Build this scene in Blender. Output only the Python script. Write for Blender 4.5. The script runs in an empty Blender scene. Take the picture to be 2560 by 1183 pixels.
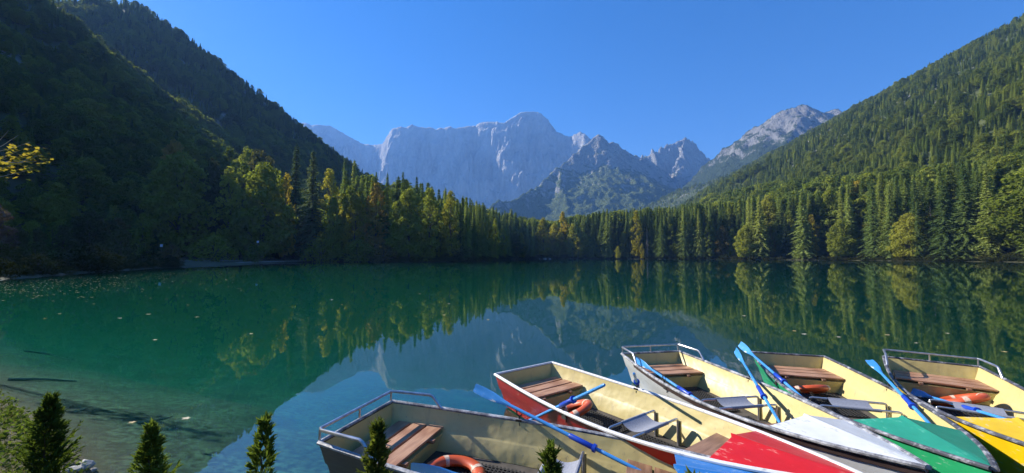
import bpy, math, random
import numpy as np
from mathutils import Vector, Matrix

# ------------------------------------------------------------------ camera, sky, sun, exposure
SC = bpy.context.scene
COL = SC.collection
F_PX, EYE, W_PX = 990.0, 2.4, 2560.0
PITCH = math.radians(2.862)
cam_d = bpy.data.cameras.new('camera'); cam = bpy.data.objects.new('camera', cam_d); COL.objects.link(cam)
cam.location = (0, 0, EYE); cam.rotation_euler = (math.radians(90) + PITCH, 0, 0)
cam_d.sensor_width = 36.0; cam_d.lens = 36.0 * F_PX / W_PX
cam_d.clip_start = 0.05; cam_d.clip_end = 30000
SC.camera = cam
SUN_AZ, SUN_EL = math.radians(-63), math.radians(32)
world = bpy.data.worlds.new('World'); SC.world = world; world.use_nodes = True
wn = world.node_tree; wn.nodes.clear()
sky = wn.nodes.new('ShaderNodeTexSky'); sky.sky_type = 'NISHITA'; sky.sun_disc = False
sky.sun_elevation = SUN_EL; sky.sun_rotation = SUN_AZ
sky.altitude = 950; sky.air_density = 1.0; sky.dust_density = 0.15; sky.ozone_density = 4.0
hs = wn.nodes.new('ShaderNodeHueSaturation'); hs.inputs['Saturation'].default_value = 1.36
hs.inputs['Hue'].default_value = 0.508
bg = wn.nodes.new('ShaderNodeBackground'); bg.inputs['Strength'].default_value = 0.081
wo = wn.nodes.new('ShaderNodeOutputWorld')
wn.links.new(sky.outputs[0], hs.inputs['Color']); wn.links.new(hs.outputs[0], bg.inputs[0]); wn.links.new(bg.outputs[0], wo.inputs[0])
sun_d = bpy.data.lights.new('sun', 'SUN'); sun_d.energy = 5.0; sun_d.angle = math.radians(0.53); sun_d.color = (1.0, 0.95, 0.86)
sun = bpy.data.objects.new('sun', sun_d); COL.objects.link(sun)
sun_dir = Vector((math.sin(SUN_AZ)*math.cos(SUN_EL), math.cos(SUN_AZ)*math.cos(SUN_EL), math.sin(SUN_EL)))
sun.rotation_euler = sun_dir.to_track_quat('Z', 'Y').to_euler(); sun.location = (-200, 100, 300)
SC.view_settings.view_transform = 'Standard'; SC.view_settings.look = 'None'
SC.view_settings.exposure = 1.25; SC.view_settings.gamma = 1.0
SC.render.engine = 'CYCLES'
cy = SC.cycles
cy.use_denoising = True; cy.use_adaptive_sampling = True; cy.adaptive_threshold = .025; cy.max_bounces = 6; cy.diffuse_bounces = 2; cy.glossy_bounces = 3; cy.transmission_bounces = 2
cy.transparent_max_bounces = 8; cy.volume_bounces = 0; cy.sample_clamp_indirect = 4.0; cy.caustics_reflective = False; cy.caustics_refractive = False
random.seed(7); RNG = np.random.default_rng(7)

# ------------------------------------------------------------------ helpers
def at(px, py, Y):
    """point of the place at depth Y metres ahead of the viewpoint, seen in the direction of photo pixel px, py"""
    x, v = (px - 1280.0)/F_PX, (591.5 - py)/F_PX
    c, s = math.cos(PITCH), math.sin(PITCH)
    t = Y/(c - s*v)
    return np.array([x*t, Y, EYE + (s + c*v)*t])
def atz(px, py, z):
    x, v = (px - 1280.0)/F_PX, (591.5 - py)/F_PX
    c, s = math.cos(PITCH), math.sin(PITCH)
    t = (z - EYE)/(s + c*v)
    return np.array([x*t, (c - s*v)*t, z])
def tag(o, label=None, cat=None, group=None, kind=None):
    if label: o['label'] = label
    if cat: o['category'] = cat
    if group: o['group'] = group
    if kind: o['kind'] = kind
    return o
def link(name, data, parent=None):
    o = bpy.data.objects.new(name, data); COL.objects.link(o)
    if parent is not None: o.parent = parent
    return o
def empty(name, loc=(0, 0, 0), rz=0.0, s=1.0):
    o = link(name, None); o.location = loc; o.rotation_euler = (0, 0, rz); o.scale = (s, s, s); o.empty_display_size = 0.2
    return o
def np_mesh(name, V, Fq, mat=None, smooth=False):
    """mesh from numpy verts and an (n,3) or (n,4) face array"""
    V = np.asarray(V, np.float32); Fq = np.asarray(Fq, np.int32)
    me = bpy.data.meshes.new(name); k = Fq.shape[1]
    me.vertices.add(len(V)); me.vertices.foreach_set('co', V.ravel())
    me.loops.add(Fq.size); me.loops.foreach_set('vertex_index', Fq.ravel())
    me.polygons.add(len(Fq)); me.polygons.foreach_set('loop_start', np.arange(0, Fq.size, k, dtype=np.int32))
    if smooth: me.polygons.foreach_set('use_smooth', np.ones(len(Fq), bool))
    me.update(calc_edges=True); me.validate()
    if mat: me.materials.append(mat)
    return me
def grid_faces(nu, nv, wrap=False):
    i = np.arange(nu - (0 if wrap else 1))[:, None]; j = np.arange(nv - 1)[None, :]
    i2 = (i + 1) % nu
    return np.stack([i*nv + j, i2*nv + j, i2*nv + j + 1, i*nv + j + 1], -1).reshape(-1, 4)
class MB:
    """collects simple shapes into one mesh"""
    def __init__(s): s.v = []; s.f = []
    def add(s, V, Fs):
        o = len(s.v); s.v += [tuple(map(float, p)) for p in V]; s.f += [tuple(o + i for i in f) for f in Fs]
    def box(s, c, d, M=None):
        x, y, z = d[0]/2, d[1]/2, d[2]/2
        V = [Vector(p) for p in ((-x,-y,-z),(x,-y,-z),(x,y,-z),(-x,y,-z),(-x,-y,z),(x,-y,z),(x,y,z),(-x,y,z))]
        if M is not None: V = [M @ p for p in V]
        V = [p + Vector(c) for p in V]
        s.add(V, [(0,3,2,1),(4,5,6,7),(0,1,5,4),(1,2,6,5),(2,3,7,6),(3,0,4,7)])
    def tube(s, path, r, n=8, cap=True, sx=1.0):
        P = [Vector(p) for p in path]; R = r if hasattr(r, '__len__') else [r]*len(P)
        V = []; up = Vector((0, 0, 1))
        for i, p in enumerate(P):
            t = (P[min(i+1, len(P)-1)] - P[max(i-1, 0)]).normalized()
            u = up if abs(t.dot(up)) < 0.95 else Vector((1, 0, 0))
            a = t.cross(u).normalized(); b = a.cross(t).normalized()
            for k in range(n):
                w = 2*math.pi*(k + .5)/n; V.append(p + (a*math.cos(w)*sx + b*math.sin(w))*R[i])
        Fs = []
        for i in range(len(P)-1):
            for k in range(n):
                k2 = (k+1) % n; Fs.append((i*n+k, i*n+k2, (i+1)*n+k2, (i+1)*n+k))
        if cap: Fs.append(tuple(range(n-1, -1, -1))); Fs.append(tuple((len(P)-1)*n + k for k in range(n)))
        s.add(V, Fs)
    def sheet(s, rows):
        n = len(rows[0]); V = [p for r in rows for p in r]
        s.add(V, [(i*n+j, i*n+j+1, (i+1)*n+j+1, (i+1)*n+j) for i in range(len(rows)-1) for j in range(n-1)])
    def mesh(s, name, mat=None, smooth=False):
        me = bpy.data.meshes.new(name); me.from_pydata(s.v, [], s.f); me.update()
        if smooth:
            me.polygons.foreach_set('use_smooth', [True]*len(me.polygons))
            try: me.set_sharp_from_angle(angle=math.radians(38))
            except Exception: pass
        if mat: me.materials.append(mat)
        return me
    def build(s, name, mat=None, parent=None, smooth=False):
        return link(name, s.mesh(name, mat, smooth), parent)

# gradient-free value noise, vectorised
def _h(i, j, s):
    n = (i.astype(np.int64)*374761393 + j.astype(np.int64)*668265263 + s*974634777) & 0xffffffff
    n = ((n ^ (n >> 13))*1274126177) & 0xffffffff
    return ((n ^ (n >> 16)) & 0xffff)/65535.0
def vnoise(x, y, s=0):
    i, j = np.floor(x), np.floor(y); u, v = x - i, y - j
    u = u*u*u*(u*(u*6-15)+10); v = v*v*v*(v*(v*6-15)+10)
    a = _h(i, j, s); b = _h(i+1, j, s); c = _h(i, j+1, s); d = _h(i+1, j+1, s)
    return (a*(1-u)+b*u)*(1-v) + (c*(1-u)+d*u)*v
def fbm(x, y, s=0, o=5, g=.5):
    t = 0; a = 1; n = 0
    for k in range(o): t = t + a*vnoise(x, y, s+k*17); n += a; a *= g; x = x*2.03+13.1; y = y*1.97+7.7
    return t/n*2-1
def ridged(x, y, s=0, o=5, g=.55):
    t = 0; a = 1; n = 0
    for k in range(o): t = t + a*(1-np.abs(vnoise(x, y, s+k*17)*2-1)); n += a; a *= g; x = x*2.03+5.1; y = y*1.97+3.3
    return t/n

# ------------------------------------------------------------------ materials
def new_mat(name):
    m = bpy.data.materials.new(name); m.use_nodes = True; nt = m.node_tree; nt.nodes.clear()
    return m, nt, nt.nodes.new('ShaderNodeOutputMaterial')
def N(nt, t, **kw):
    n = nt.nodes.new(t)
    for k, v in kw.items(): setattr(n, k, v)
    return n
def L(nt, a, b): nt.links.new(a, b)
def noise(nt, scale, detail=4, rough=.55, vec=None, stretch=None, coord='Object'):
    tc = N(nt, 'ShaderNodeTexCoord'); o = tc.outputs[coord] if vec is None else vec
    if stretch:
        mp = N(nt, 'ShaderNodeMapping'); mp.inputs['Scale'].default_value = stretch; L(nt, o, mp.inputs[0]); o = mp.outputs[0]
    t = N(nt, 'ShaderNodeTexNoise'); t.inputs['Scale'].default_value = scale; t.inputs['Detail'].default_value = detail; t.inputs['Roughness'].default_value = rough
    L(nt, o, t.inputs['Vector']); return t.outputs['Fac']
def ramp(nt, fac, stops):
    r = N(nt, 'ShaderNodeValToRGB'); e = r.color_ramp.elements
    while len(e) < len(stops): e.new(.5)
    for i, (p, c) in enumerate(stops):
        e[i].position = p; e[i].color = (*c, 1) if len(c) == 3 else c
    L(nt, fac, r.inputs[0]); return r.outputs[0]
def mixc(nt, fac, a, b, mode='MIX'):
    m = N(nt, 'ShaderNodeMix', data_type='RGBA', blend_type=mode)
    for s, v in ((m.inputs[0], fac), (m.inputs[6], a), (m.inputs[7], b)):
        if hasattr(v, 'is_output'): L(nt, v, s)
        else: s.default_value = v if not hasattr(v, '__len__') else ((*v, 1) if len(v) == 3 else v)
    return m.outputs[2]
def bump(nt, h, strength=.3, dist=.01):
    b = N(nt, 'ShaderNodeBump'); b.inputs['Strength'].default_value = strength; b.inputs['Distance'].default_value = dist
    L(nt, h, b.inputs['Height']); return b.outputs[0]
def principled(nt, out, col, rough=.6, metal=0.0, nrm=None, spec=None):
    p = N(nt, 'ShaderNodeBsdfPrincipled')
    for s, v in ((p.inputs['Base Color'], col), (p.inputs['Roughness'], rough), (p.inputs['Metallic'], metal)):
        if hasattr(v, 'is_output'): L(nt, v, s)
        else: s.default_value = (*v, 1) if hasattr(v, '__len__') else v
    if nrm is not None: L(nt, nrm, p.inputs['Normal'])
    if spec is not None: p.inputs['Specular IOR Level'].default_value = spec
    L(nt, p.outputs[0], out.inputs[0]); return p
def foliage(name, stops, transl=.35, sc=.25, contrast=.5):
    """leaves: colour varies from tree to tree and from clump to clump; light passes through"""
    m, nt, out = new_mat(name)
    oi = N(nt, 'ShaderNodeObjectInfo')
    nz = noise(nt, sc, 3, .6)
    a = N(nt, 'ShaderNodeMath', operation='MULTIPLY_ADD'); L(nt, nz, a.inputs[0]); a.inputs[1].default_value = contrast; 
    b = N(nt, 'ShaderNodeMath', operation='MULTIPLY_ADD'); L(nt, oi.outputs['Random'], b.inputs[0]); b.inputs[1].default_value = 1.0; b.inputs[2].default_value = -contrast*.5
    L(nt, b.outputs[0], a.inputs[2])
    c = ramp(nt, a.outputs[0], stops)
    d = N(nt, 'ShaderNodeBsdfDiffuse'); L(nt, c, d.inputs[0])
    t = N(nt, 'ShaderNodeBsdfTranslucent'); L(nt, mixc(nt, 1.0, c, (1.0, 1.0, .55), 'MULTIPLY'), t.inputs[0])
    mx = N(nt, 'ShaderNodeMixShader'); mx.inputs[0].default_value = transl
    L(nt, d.outputs[0], mx.inputs[1]); L(nt, t.outputs[0], mx.inputs[2]); L(nt, mx.outputs[0], out.inputs[0])
    return m
def simple(name, col, rough=.6, metal=0.0, var=.25, sc=6.0, bumpd=0.0, spec=None):
    m, nt, out = new_mat(name)
    nz = noise(nt, sc, 5)
    c = ramp(nt, nz, [(.25, tuple(v*(1-var) for v in col)), (.75, tuple(min(1, v*(1+var)) for v in col))])
    principled(nt, out, c, rough, metal, bump(nt, nz, .5, bumpd) if bumpd else None, spec); return m
def paint(name, col, scuff=(.75, .73, .70), amount=.62, rough=.38, sc=3.0):
    """boat paint with faded patches, fine scratches and dents"""
    m, nt, out = new_mat(name)
    big = noise(nt, sc, 6, .62); fine = noise(nt, 22, 6, .7, stretch=(.35, 1, 2.2))
    c = mixc(nt, ramp(nt, big, [(.35, (0, 0, 0)), (.7, (1, 1, 1))]), tuple(v*.86 for v in col), tuple(min(1, v*1.06) for v in col))
    k = N(nt, 'ShaderNodeMath', operation='MULTIPLY'); L(nt, big, k.inputs[0]); L(nt, fine, k.inputs[1])
    c = mixc(nt, ramp(nt, k.outputs[0], [(amount*.55, (0, 0, 0)), (amount*.62, (1, 1, 1))]), c, scuff)
    dent = noise(nt, 5, 2, .4)
    principled(nt, out, c, ramp(nt, fine, [(.3, (rough*.8,)*3), (.8, (rough*1.3,)*3)]), 0, bump(nt, dent, .35, .012)); return m
def rock_mat(name, rock, dark, green, veg_lo, veg_hi, sc=.004, alt=None, grain=.35):
    """mountain rock: strata, streaks, and turf or scrub where the slope is gentle enough"""
    m, nt, out = new_mat(name)
    geo = N(nt, 'ShaderNodeNewGeometry'); pos = geo.outputs['Position']
    n1 = noise(nt, sc, 9, .68, vec=pos); n2 = noise(nt, sc*2.2, 9, .7, vec=pos, stretch=(1, 1, .22))
    n3 = noise(nt, sc*9, 5, .6, vec=pos)
    c = mixc(nt, ramp(nt, n2, [(.33, (0, 0, 0)), (.66, (1, 1, 1))]), dark, rock)
    c = mixc(nt, ramp(nt, n1, [(.3, (0, 0, 0)), (.75, (.7,)*3)]), c, tuple(v*1.25 for v in rock))
    sx = N(nt, 'ShaderNodeSeparateXYZ'); L(nt, geo.outputs['Normal'], sx.inputs[0])
    a = N(nt, 'ShaderNodeMath', operation='MULTIPLY_ADD'); L(nt, n1, a.inputs[0]); a.inputs[1].default_value = .55; L(nt, sx.outputs['Z'], a.inputs[2])
    v = a.outputs[0]
    if alt:
        sp = N(nt, 'ShaderNodeSeparateXYZ'); L(nt, pos, sp.inputs[0])
        mr = N(nt, 'ShaderNodeMapRange'); L(nt, sp.outputs['Z'], mr.inputs[0]); mr.inputs[1].default_value = alt[0]; mr.inputs[2].default_value = alt[1]; mr.inputs[3].default_value = alt[2]; mr.inputs[4].default_value = alt[3]
        b = N(nt, 'ShaderNodeMath', operation='ADD'); L(nt, v, b.inputs[0]); L(nt, mr.outputs[0], b.inputs[1]); v = b.outputs[0]
    b = N(nt, 'ShaderNodeMath', operation='MULTIPLY_ADD'); L(nt, n3, b.inputs[0]); b.inputs[1].default_value = grain; L(nt, v, b.inputs[2])
    g = mixc(nt, n3, tuple(x*.5 for x in green), tuple(x*1.4 for x in green))
    hv = N(nt, 'ShaderNodeMath', operation='MULTIPLY'); L(nt, b.outputs[0], hv.inputs[0]); hv.inputs[1].default_value = .5
    c = mixc(nt, ramp(nt, hv.outputs[0], [(veg_lo*.5, (0, 0, 0)), (veg_hi*.5, (1, 1, 1))]), c, g)
    h = N(nt, 'ShaderNodeMath', operation='ADD'); L(nt, n2, h.inputs[0]); L(nt, n3, h.inputs[1])
    d = N(nt, 'ShaderNodeBsdfDiffuse'); L(nt, c, d.inputs[0]); L(nt, bump(nt, h.outputs[0], 1.0, 30.0), d.inputs['Normal']); L(nt, d.outputs[0], out.inputs[0])
    return m

# ------------------------------------------------------------------ the lake basin, banks and forested slopes
SHORE = np.array([(-4.3, 4.2), (-5.0, 4.75), (-6.8, 5.8), (-14, 9.4), (-30, 18), (-48, 32), (-54, 43), (-62, 58), (-72, 80), (-76, 100), (-80, 122), (-88, 146),
    (-84, 165), (-72, 172), (-58, 166), (-45, 160), (-30, 164), (-18, 176), (-12, 205), (-14, 262), (0, 330), (30, 372), (66, 372), (104, 345), (132, 318),
    (158, 298), (170, 272), (188, 252), (198, 232), (200, 205), (208, 175), (204, 150), (196, 110), (170, 70), (120, 36), (60, 14), (24, 5.2), (12, 2.9),
    (6, 2.45), (2, 2.6), (-1.2, 2.95), (-2.9, 3.4)], float)
def shore_sd(X, Y):
    """signed distance to the shoreline, positive on land"""
    d = np.full(X.shape, 1e9); ins = np.zeros(X.shape, bool); n = len(SHORE)
    for i in range(n):
        ax, ay = SHORE[i]; bx, by = SHORE[(i+1) % n]; ex, ey = bx-ax, by-ay
        t = np.clip(((X-ax)*ex + (Y-ay)*ey)/(ex*ex+ey*ey), 0, 1)
        d = np.minimum(d, np.hypot(X-ax-t*ex, Y-ay-t*ey))
        c = ((ay > Y) != (by > Y)) & (X < (bx-ax)*(Y-ay)/(by-ay+1e-12)+ax); ins ^= c
    return np.where(ins, -d, d)
def skeleton(X, Y, pts, slope, slope2=None, knee=1e9):
    """height of a ridge polyline (x,y,z): falls off with distance, steeper by slope up to the knee drop, then slope2"""
    z = np.full(X.shape, -1e9); P = np.asarray(pts, float)
    for i in range(len(P)-1):
        a, b = P[i], P[i+1]; e = b[:2]-a[:2]
        t = np.clip(((X-a[0])*e[0] + (Y-a[1])*e[1])/(e@e), 0, 1)
        d = np.hypot(X-a[0]-t*e[0], Y-a[1]-t*e[1]); zr = a[2] + t*(b[2]-a[2])
        drop = d*slope
        if slope2: drop = np.where(drop > knee, knee + (drop-knee)*slope2/slope, drop)
        z = np.maximum(z, zr-drop)
    return z
LEFT_RIDGE = [(-560, -700, 250), (-600, -350, 330), (-612, 0, 366), (-612, 120, 372), (-612, 260, 374), (-612, 330, 346), (-611, 390, 324), (-611, 490, 326), (-610, 560, 368), at(330, 36, 628), at(470, 172, 668), at(600, 283, 700), at(735, 372, 735), at(815, 442, 760), at(850, 530, 800)]  # unseen stretch and its saddle shaped to set the hill's shadow edge
RIGHT_RIDGE = [(760, -500, 300), (840, 0, 380), (880, 350, 400), at(2560, 72, 700), at(2450, 135, 800), at(2350, 195, 900), at(2250, 250, 1020), at(2150, 297, 1150), at(2050, 357, 1260), at(1950, 410, 1400), at(1850, 462, 1550), at(1750, 500, 1700), at(1690, 520, 1850)]
def ground(X, Y):
    sd = shore_sd(X, Y); near = np.exp(-np.hypot(X, Y-2)/14.0)
    n = fbm(X/60, Y/60, 3, 4)
    bank = .12 + np.clip(sd, 0, 3)*(.10 + .42*near) + np.clip(sd-3, 0, 60)*.035*(1-near)
    bank = np.minimum(bank, .12 + .64*near + (1-near)*9) + (vnoise(X/.5, Y/.5, 9)-.5)*.06*near*np.clip(sd, 0, 1)
    bank = bank + np.clip((Y-400)/1500, 0, 1)*70*np.clip(sd/300, 0, 1)
    warp = fbm(X/150, Y/150, 31, 4)*28
    hl = skeleton(X + warp*.5, Y + warp, LEFT_RIDGE, .78) ; hr = skeleton(X + warp*.6, Y + warp, RIGHT_RIDGE, .60)
    gul = (ridged(X/130, Y/130, 5, 4)-.5)*34*np.clip(np.maximum(hl, hr)/120, 0, 1)*np.clip((420-np.maximum(hl, hr))/120, .12, 1)
    hill = np.maximum(hl, hr)
    hill = np.where(hill > 0, hill + gul, 0)
    land = bank + np.maximum(hill, 0)*np.clip(sd/25, 0, 1)
    s = np.clip(-sd, 0, None)
    bed = -(np.minimum(s*.30, 1.1) + np.clip(s-3, 0, None)*.20 + .02)
    bed = np.maximum(bed, -10 + 0*bed) + (fbm(X/4, Y/4, 40, 4)*.22 + fbm(X/.7, Y/.7, 44, 3)*.05)*np.clip(s/3, 0, 1)
    return np.where(sd > 0, land, bed)
def gz(x, y): return float(ground(np.array([float(x)]), np.array([float(y)]))[0])

nr, na = 250, 720
rr = np.concatenate([[0.0], np.geomspace(.5, 2700, nr-1)]); aa = np.linspace(0, 2*math.pi, na, endpoint=False)
A, R_ = np.meshgrid(aa, rr, indexing='ij'); TX, TY = R_*np.sin(A), R_*np.cos(A)
TZ = ground(TX, TY)
m, nt, out = new_mat('ground_soil')
geo = N(nt, 'ShaderNodeNewGeometry'); pos = geo.outputs['Position']
sz = N(nt, 'ShaderNodeSeparateXYZ'); L(nt, pos, sz.inputs[0])
g1 = noise(nt, .05, 8, .65, vec=pos); g2 = noise(nt, 1.2, 7, .65, vec=pos); g3 = noise(nt, 9, 4, .6, vec=pos)
soil = mixc(nt, g1, (.035, .045, .018), (.07, .06, .035))
soil = mixc(nt, ramp(nt, g2, [(.52, (0,)*3), (.66, (1,)*3)]), soil, (.16, .14, .11))
sn = N(nt, 'ShaderNodeSeparateXYZ'); L(nt, geo.outputs['Normal'], sn.inputs[0])
oc = noise(nt, .016, 7, .7, vec=pos); hi = N(nt, 'ShaderNodeMapRange'); L(nt, sz.outputs['Z'], hi.inputs[0]); hi.inputs[1].default_value = 25; hi.inputs[2].default_value = 60
om = N(nt, 'ShaderNodeMath', operation='MULTIPLY'); L(nt, ramp(nt, oc, [(.56, (0,)*3), (.66, (1,)*3)]), om.inputs[0]); L(nt, hi.outputs[0], om.inputs[1])
soil = mixc(nt, om.outputs[0], mixc(nt, g1, (.05, .07, .025), (.11, .12, .05)), mixc(nt, g2, (.28, .26, .23), (.48, .46, .42)))
soil = mixc(nt, hi.outputs[0], mixc(nt, g1, (.055, .065, .03), (.12, .105, .06)), soil)
marl = mixc(nt, ramp(nt, g2, [(.38, (0,)*3), (.62, (1,)*3)]), (.03, .06, .03), (.10, .175, .085))
marl = mixc(nt, ramp(nt, g3, [(.40, (0,)*3), (.60, (1,)*3)]), (.02, .032, .016), marl)
wet = N(nt, 'ShaderNodeMapRange'); L(nt, sz.outputs['Z'], wet.inputs[0]); wet.inputs[1].default_value = -.25; wet.inputs[2].default_value = .06
principled(nt, out, mixc(nt, wet.outputs[0], marl, soil), .9, 0, bump(nt, g3, .7, .03), .2)
GROUND = m
terrain = link('terrain', np_mesh('terrain', np.stack([TX, TY, TZ], -1).reshape(-1, 3), grid_faces(na, nr, True)[:, ::-1], GROUND, True))
tag(terrain, 'lake basin, grassy banks and steep forest slopes on both sides', kind='structure')

# ------------------------------------------------------------------ mountains
ROCK_FAR = rock_mat('pale_limestone', (.47, .45, .42), (.085, .083, .082), (.07, .085, .035), 1.28, 1.5, .0034, (500, 1300, .22, -.25))
ROCK_MID = rock_mat('limestone_and_turf', (.40, .385, .35), (.15, .147, .14), (.12, .15, .055), 1.14, 1.29, .0085, (200, 900, .27, -.25), .55)
ROCK_RIGHT = rock_mat('limestone_and_dwarf_pine', (.42, .40, .37), (.24, .23, .22), (.075, .10, .040), 1.17, 1.27, .014, (350, 880, .27, -.32), .75)
def mountain(name, label, x0, x1, y0, y1, step, fn, mat):
    xs = np.arange(x0, x1+step, step); ys = np.arange(y0, y1+step, step)
    X, Y = np.meshgrid(xs, ys, indexing='ij'); Z = fn(X, Y)
    Fq = grid_faces(len(xs), len(ys))
    keep = (Z.ravel()[Fq] > 5).any(1)
    V = np.stack([X, Y, Z], -1).reshape(-1, 3); Fq = Fq[keep]
    used = np.unique(Fq); remap = np.full(len(V), -1); remap[used] = np.arange(len(used))
    o = link(name, np_mesh(name, V[used], remap[Fq], mat, False)); tag(o, label, 'mountain', kind='structure'); return o
# the great wall: crest traced left to right, set back where the crest recedes
CREST = [(600, 330, 5600), (700, 318, 5500), (752, 308, 5450), (765, 306, 5430), (778, 313, 5400), (800, 312, 5400), (825, 314, 5400), (838, 321, 5380), (850, 328, 5380), (880, 345, 5350), (905, 358, 5330), (935, 362, 5300),
    (956, 359, 5220), (966, 342, 5020), (980, 322, 4900), (1000, 315, 4860), (1015, 317, 4850), (1030, 310, 4850), (1045, 316, 4850), (1060, 319, 4840), (1075, 317, 4840), (1090, 323, 4840), (1100, 319, 4840), (1110, 320, 4840), (1120, 315, 4820), (1128, 315, 4820), (1136, 321, 4800), (1150, 318, 4800),
    (1190, 312, 4780), (1200, 307, 4760), (1212, 304, 4740), (1240, 303, 4700), (1258, 308, 4680), (1270, 300, 4720), (1285, 291, 4760), (1300, 281, 4780), (1318, 277, 4780), (1340, 278, 4780), (1355, 284, 4760), (1370, 299, 4700), (1380, 312, 4660), (1392, 329, 4600),
    (1410, 337, 4560), (1425, 342, 4520), (1436, 335, 4450), (1450, 329, 4420), (1462, 334, 4400), (1475, 347, 4400), (1500, 372, 4400), (1560, 410, 4450), (1620, 420, 4500), (1700, 430, 4550), (1800, 440, 4600)]
cp = np.array([at(*c) for c in CREST])
def wall_fn(X, Y):
    zc = np.interp(X, cp[:, 0], cp[:, 2]); yc = np.interp(X, cp[:, 0], cp[:, 1])
    wx = X + fbm(X/330, Y/330, 59, 4)*150
    rib = ridged(wx/300, Y/1100, 61, 5)*250 + ridged(wx/95, Y/170, 65, 4)*85 + fbm(X/40, Y/40, 67, 4)*34
    d = yc - Y
    de = np.maximum(d + (rib - 190)*np.clip(d/160, 0, 1), d*.12)
    de = np.where(d < 0, 0, de)
    frac = zc*.66
    led = de*2.1 + (20 + 26*vnoise(X/170, Y/170, 73))*np.sin((de*2.1)/(30 + 22*vnoise(X/420, Y/420, 74)) + fbm(X/300, Y/300, 71, 3)*5)*np.clip(de/60, 0, 1)
    drop = np.where(led > frac, frac + (led-frac)*.26, led)
    back = np.clip(-d, 0, None)*.85
    crag = (ridged(X/38, Y/38, 77, 4)-.62)*np.clip(26 - np.abs(d)*.02, 8, 26) + (ridged(X/120, Y/75, 79, 5)-.62)*115*np.clip(d/120, 0, 1)*np.clip((900-d)/400, .2, 1)
    return zc - drop - back + crag
mountain('mountain_wall', 'long pale limestone mountain wall with a domed summit, hazy blue at the valley head', -4000, 2500, 3500, 6000, 11.5, wall_fn, ROCK_FAR)
# the pyramid in front of it
P_SUM = at(1494, 333, 3000)
PYR = [[at(1180, 520, 2100), at(1240, 505, 2200), at(1290, 493, 2330), at(1335, 475, 2480), at(1370, 442, 2620), at(1400, 412, 2730), at(1440, 382, 2850), at(1470, 360, 2930), at(1482, 347, 2970), P_SUM],
       [P_SUM, at(1504, 338, 3010), at(1512, 354, 3030), at(1520, 361, 3050), at(1532, 357, 3080), at(1542, 359, 3100), at(1550, 371, 3120), at(1575, 385, 3180), at(1592, 394, 3240), at(1622, 400, 3330), at(1660, 425, 3420)]]
SPURS = [[at(1500, 365, 2960), at(1510, 420, 2800), at(1500, 480, 2560), at(1470, 520, 2300)], [at(1400, 420, 2720), at(1400, 480, 2450), at(1420, 520, 2250)], [at(1560, 385, 3150), at(1600, 440, 2950), at(1640, 500, 2700)]]
def pyr_fn(X, Y):
    w = fbm(X/170, Y/170, 81, 5)*46; w2 = fbm(X/170+9, Y/170, 83, 5)*46
    z = np.full(X.shape, -1e9)
    for r in PYR: z = np.maximum(z, skeleton(X, Y, r, 1.25, .62, 330))
    zs = np.full(X.shape, -1e9)
    for r in SPURS: zs = np.maximum(zs, skeleton(X + w, Y + w2, r, .95))
    ww = np.clip((z - skeleton(X, Y, PYR[0], .01))/-120, 0, 1)
    z2 = skeleton(X + w, Y + w2, PYR[0], 1.2, .6, 330); z2 = np.maximum(z2, skeleton(X + w, Y + w2, PYR[1], 1.3, .62, 330))
    z = np.maximum(np.minimum(z, z2 + 40), zs)
    return z + (ridged(X/120, Y/120, 85, 5)-.6)*58*np.clip(ww+.15, 0, 1) + (ridged(X/34, Y/34, 87, 3)-.6)*30
mountain('pyramid_mountain', 'pointed rocky mountain with a sunlit grassy left ridge before the great wall', -450, 1450, 1950, 3700, 9.5, pyr_fn, ROCK_MID)
# the crags to the right of it
CR = [[at(1560, 420, 3700), at(1590, 389, 3700), at(1604, 396, 3700), at(1614, 388, 3700), at(1622, 383, 3680), at(1634, 372, 3680), at(1644, 376, 3680), at(1662, 369, 3700), at(1676, 360, 3720), at(1690, 355, 3740), at(1700, 354, 3740), at(1712, 347, 3740), at(1724, 352, 3740), at(1736, 357, 3740), at(1744, 372, 3740), at(1752, 381, 3760), at(1760, 388, 3760), at(1768, 399, 3780), at(1790, 402, 3800), at(1850, 420, 3900)],
      [at(1712, 350, 3740), at(1700, 400, 3560), at(1690, 450, 3350), at(1700, 500, 3100)], [at(1640, 374, 3680), at(1640, 420, 3560), at(1625, 470, 3350)], [at(1752, 381, 3760), at(1735, 440, 3560), at(1740, 490, 3300)]]
def crag_fn(X, Y):
    w = fbm(X/110, Y/110, 91, 5)*34
    z = skeleton(X, Y, CR[0], 2.0, .8, 380)
    for r in CR[1:]: z = np.maximum(z, skeleton(X + w, Y + w, r, 1.5, .8, 250))
    top = np.clip((at(1712, 347, 3740)[2] - z)/160, .45, 1)
    return z + (ridged(X/85, Y/85, 93, 5)-.62)*130*top + (ridged(X/30, Y/30, 95, 3)-.6)*46
mountain('craggy_peak', 'jagged grey rock peak standing in the gap beside the right ridge', 700, 2400, 2700, 4300, 9, crag_fn, ROCK_MID)
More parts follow.
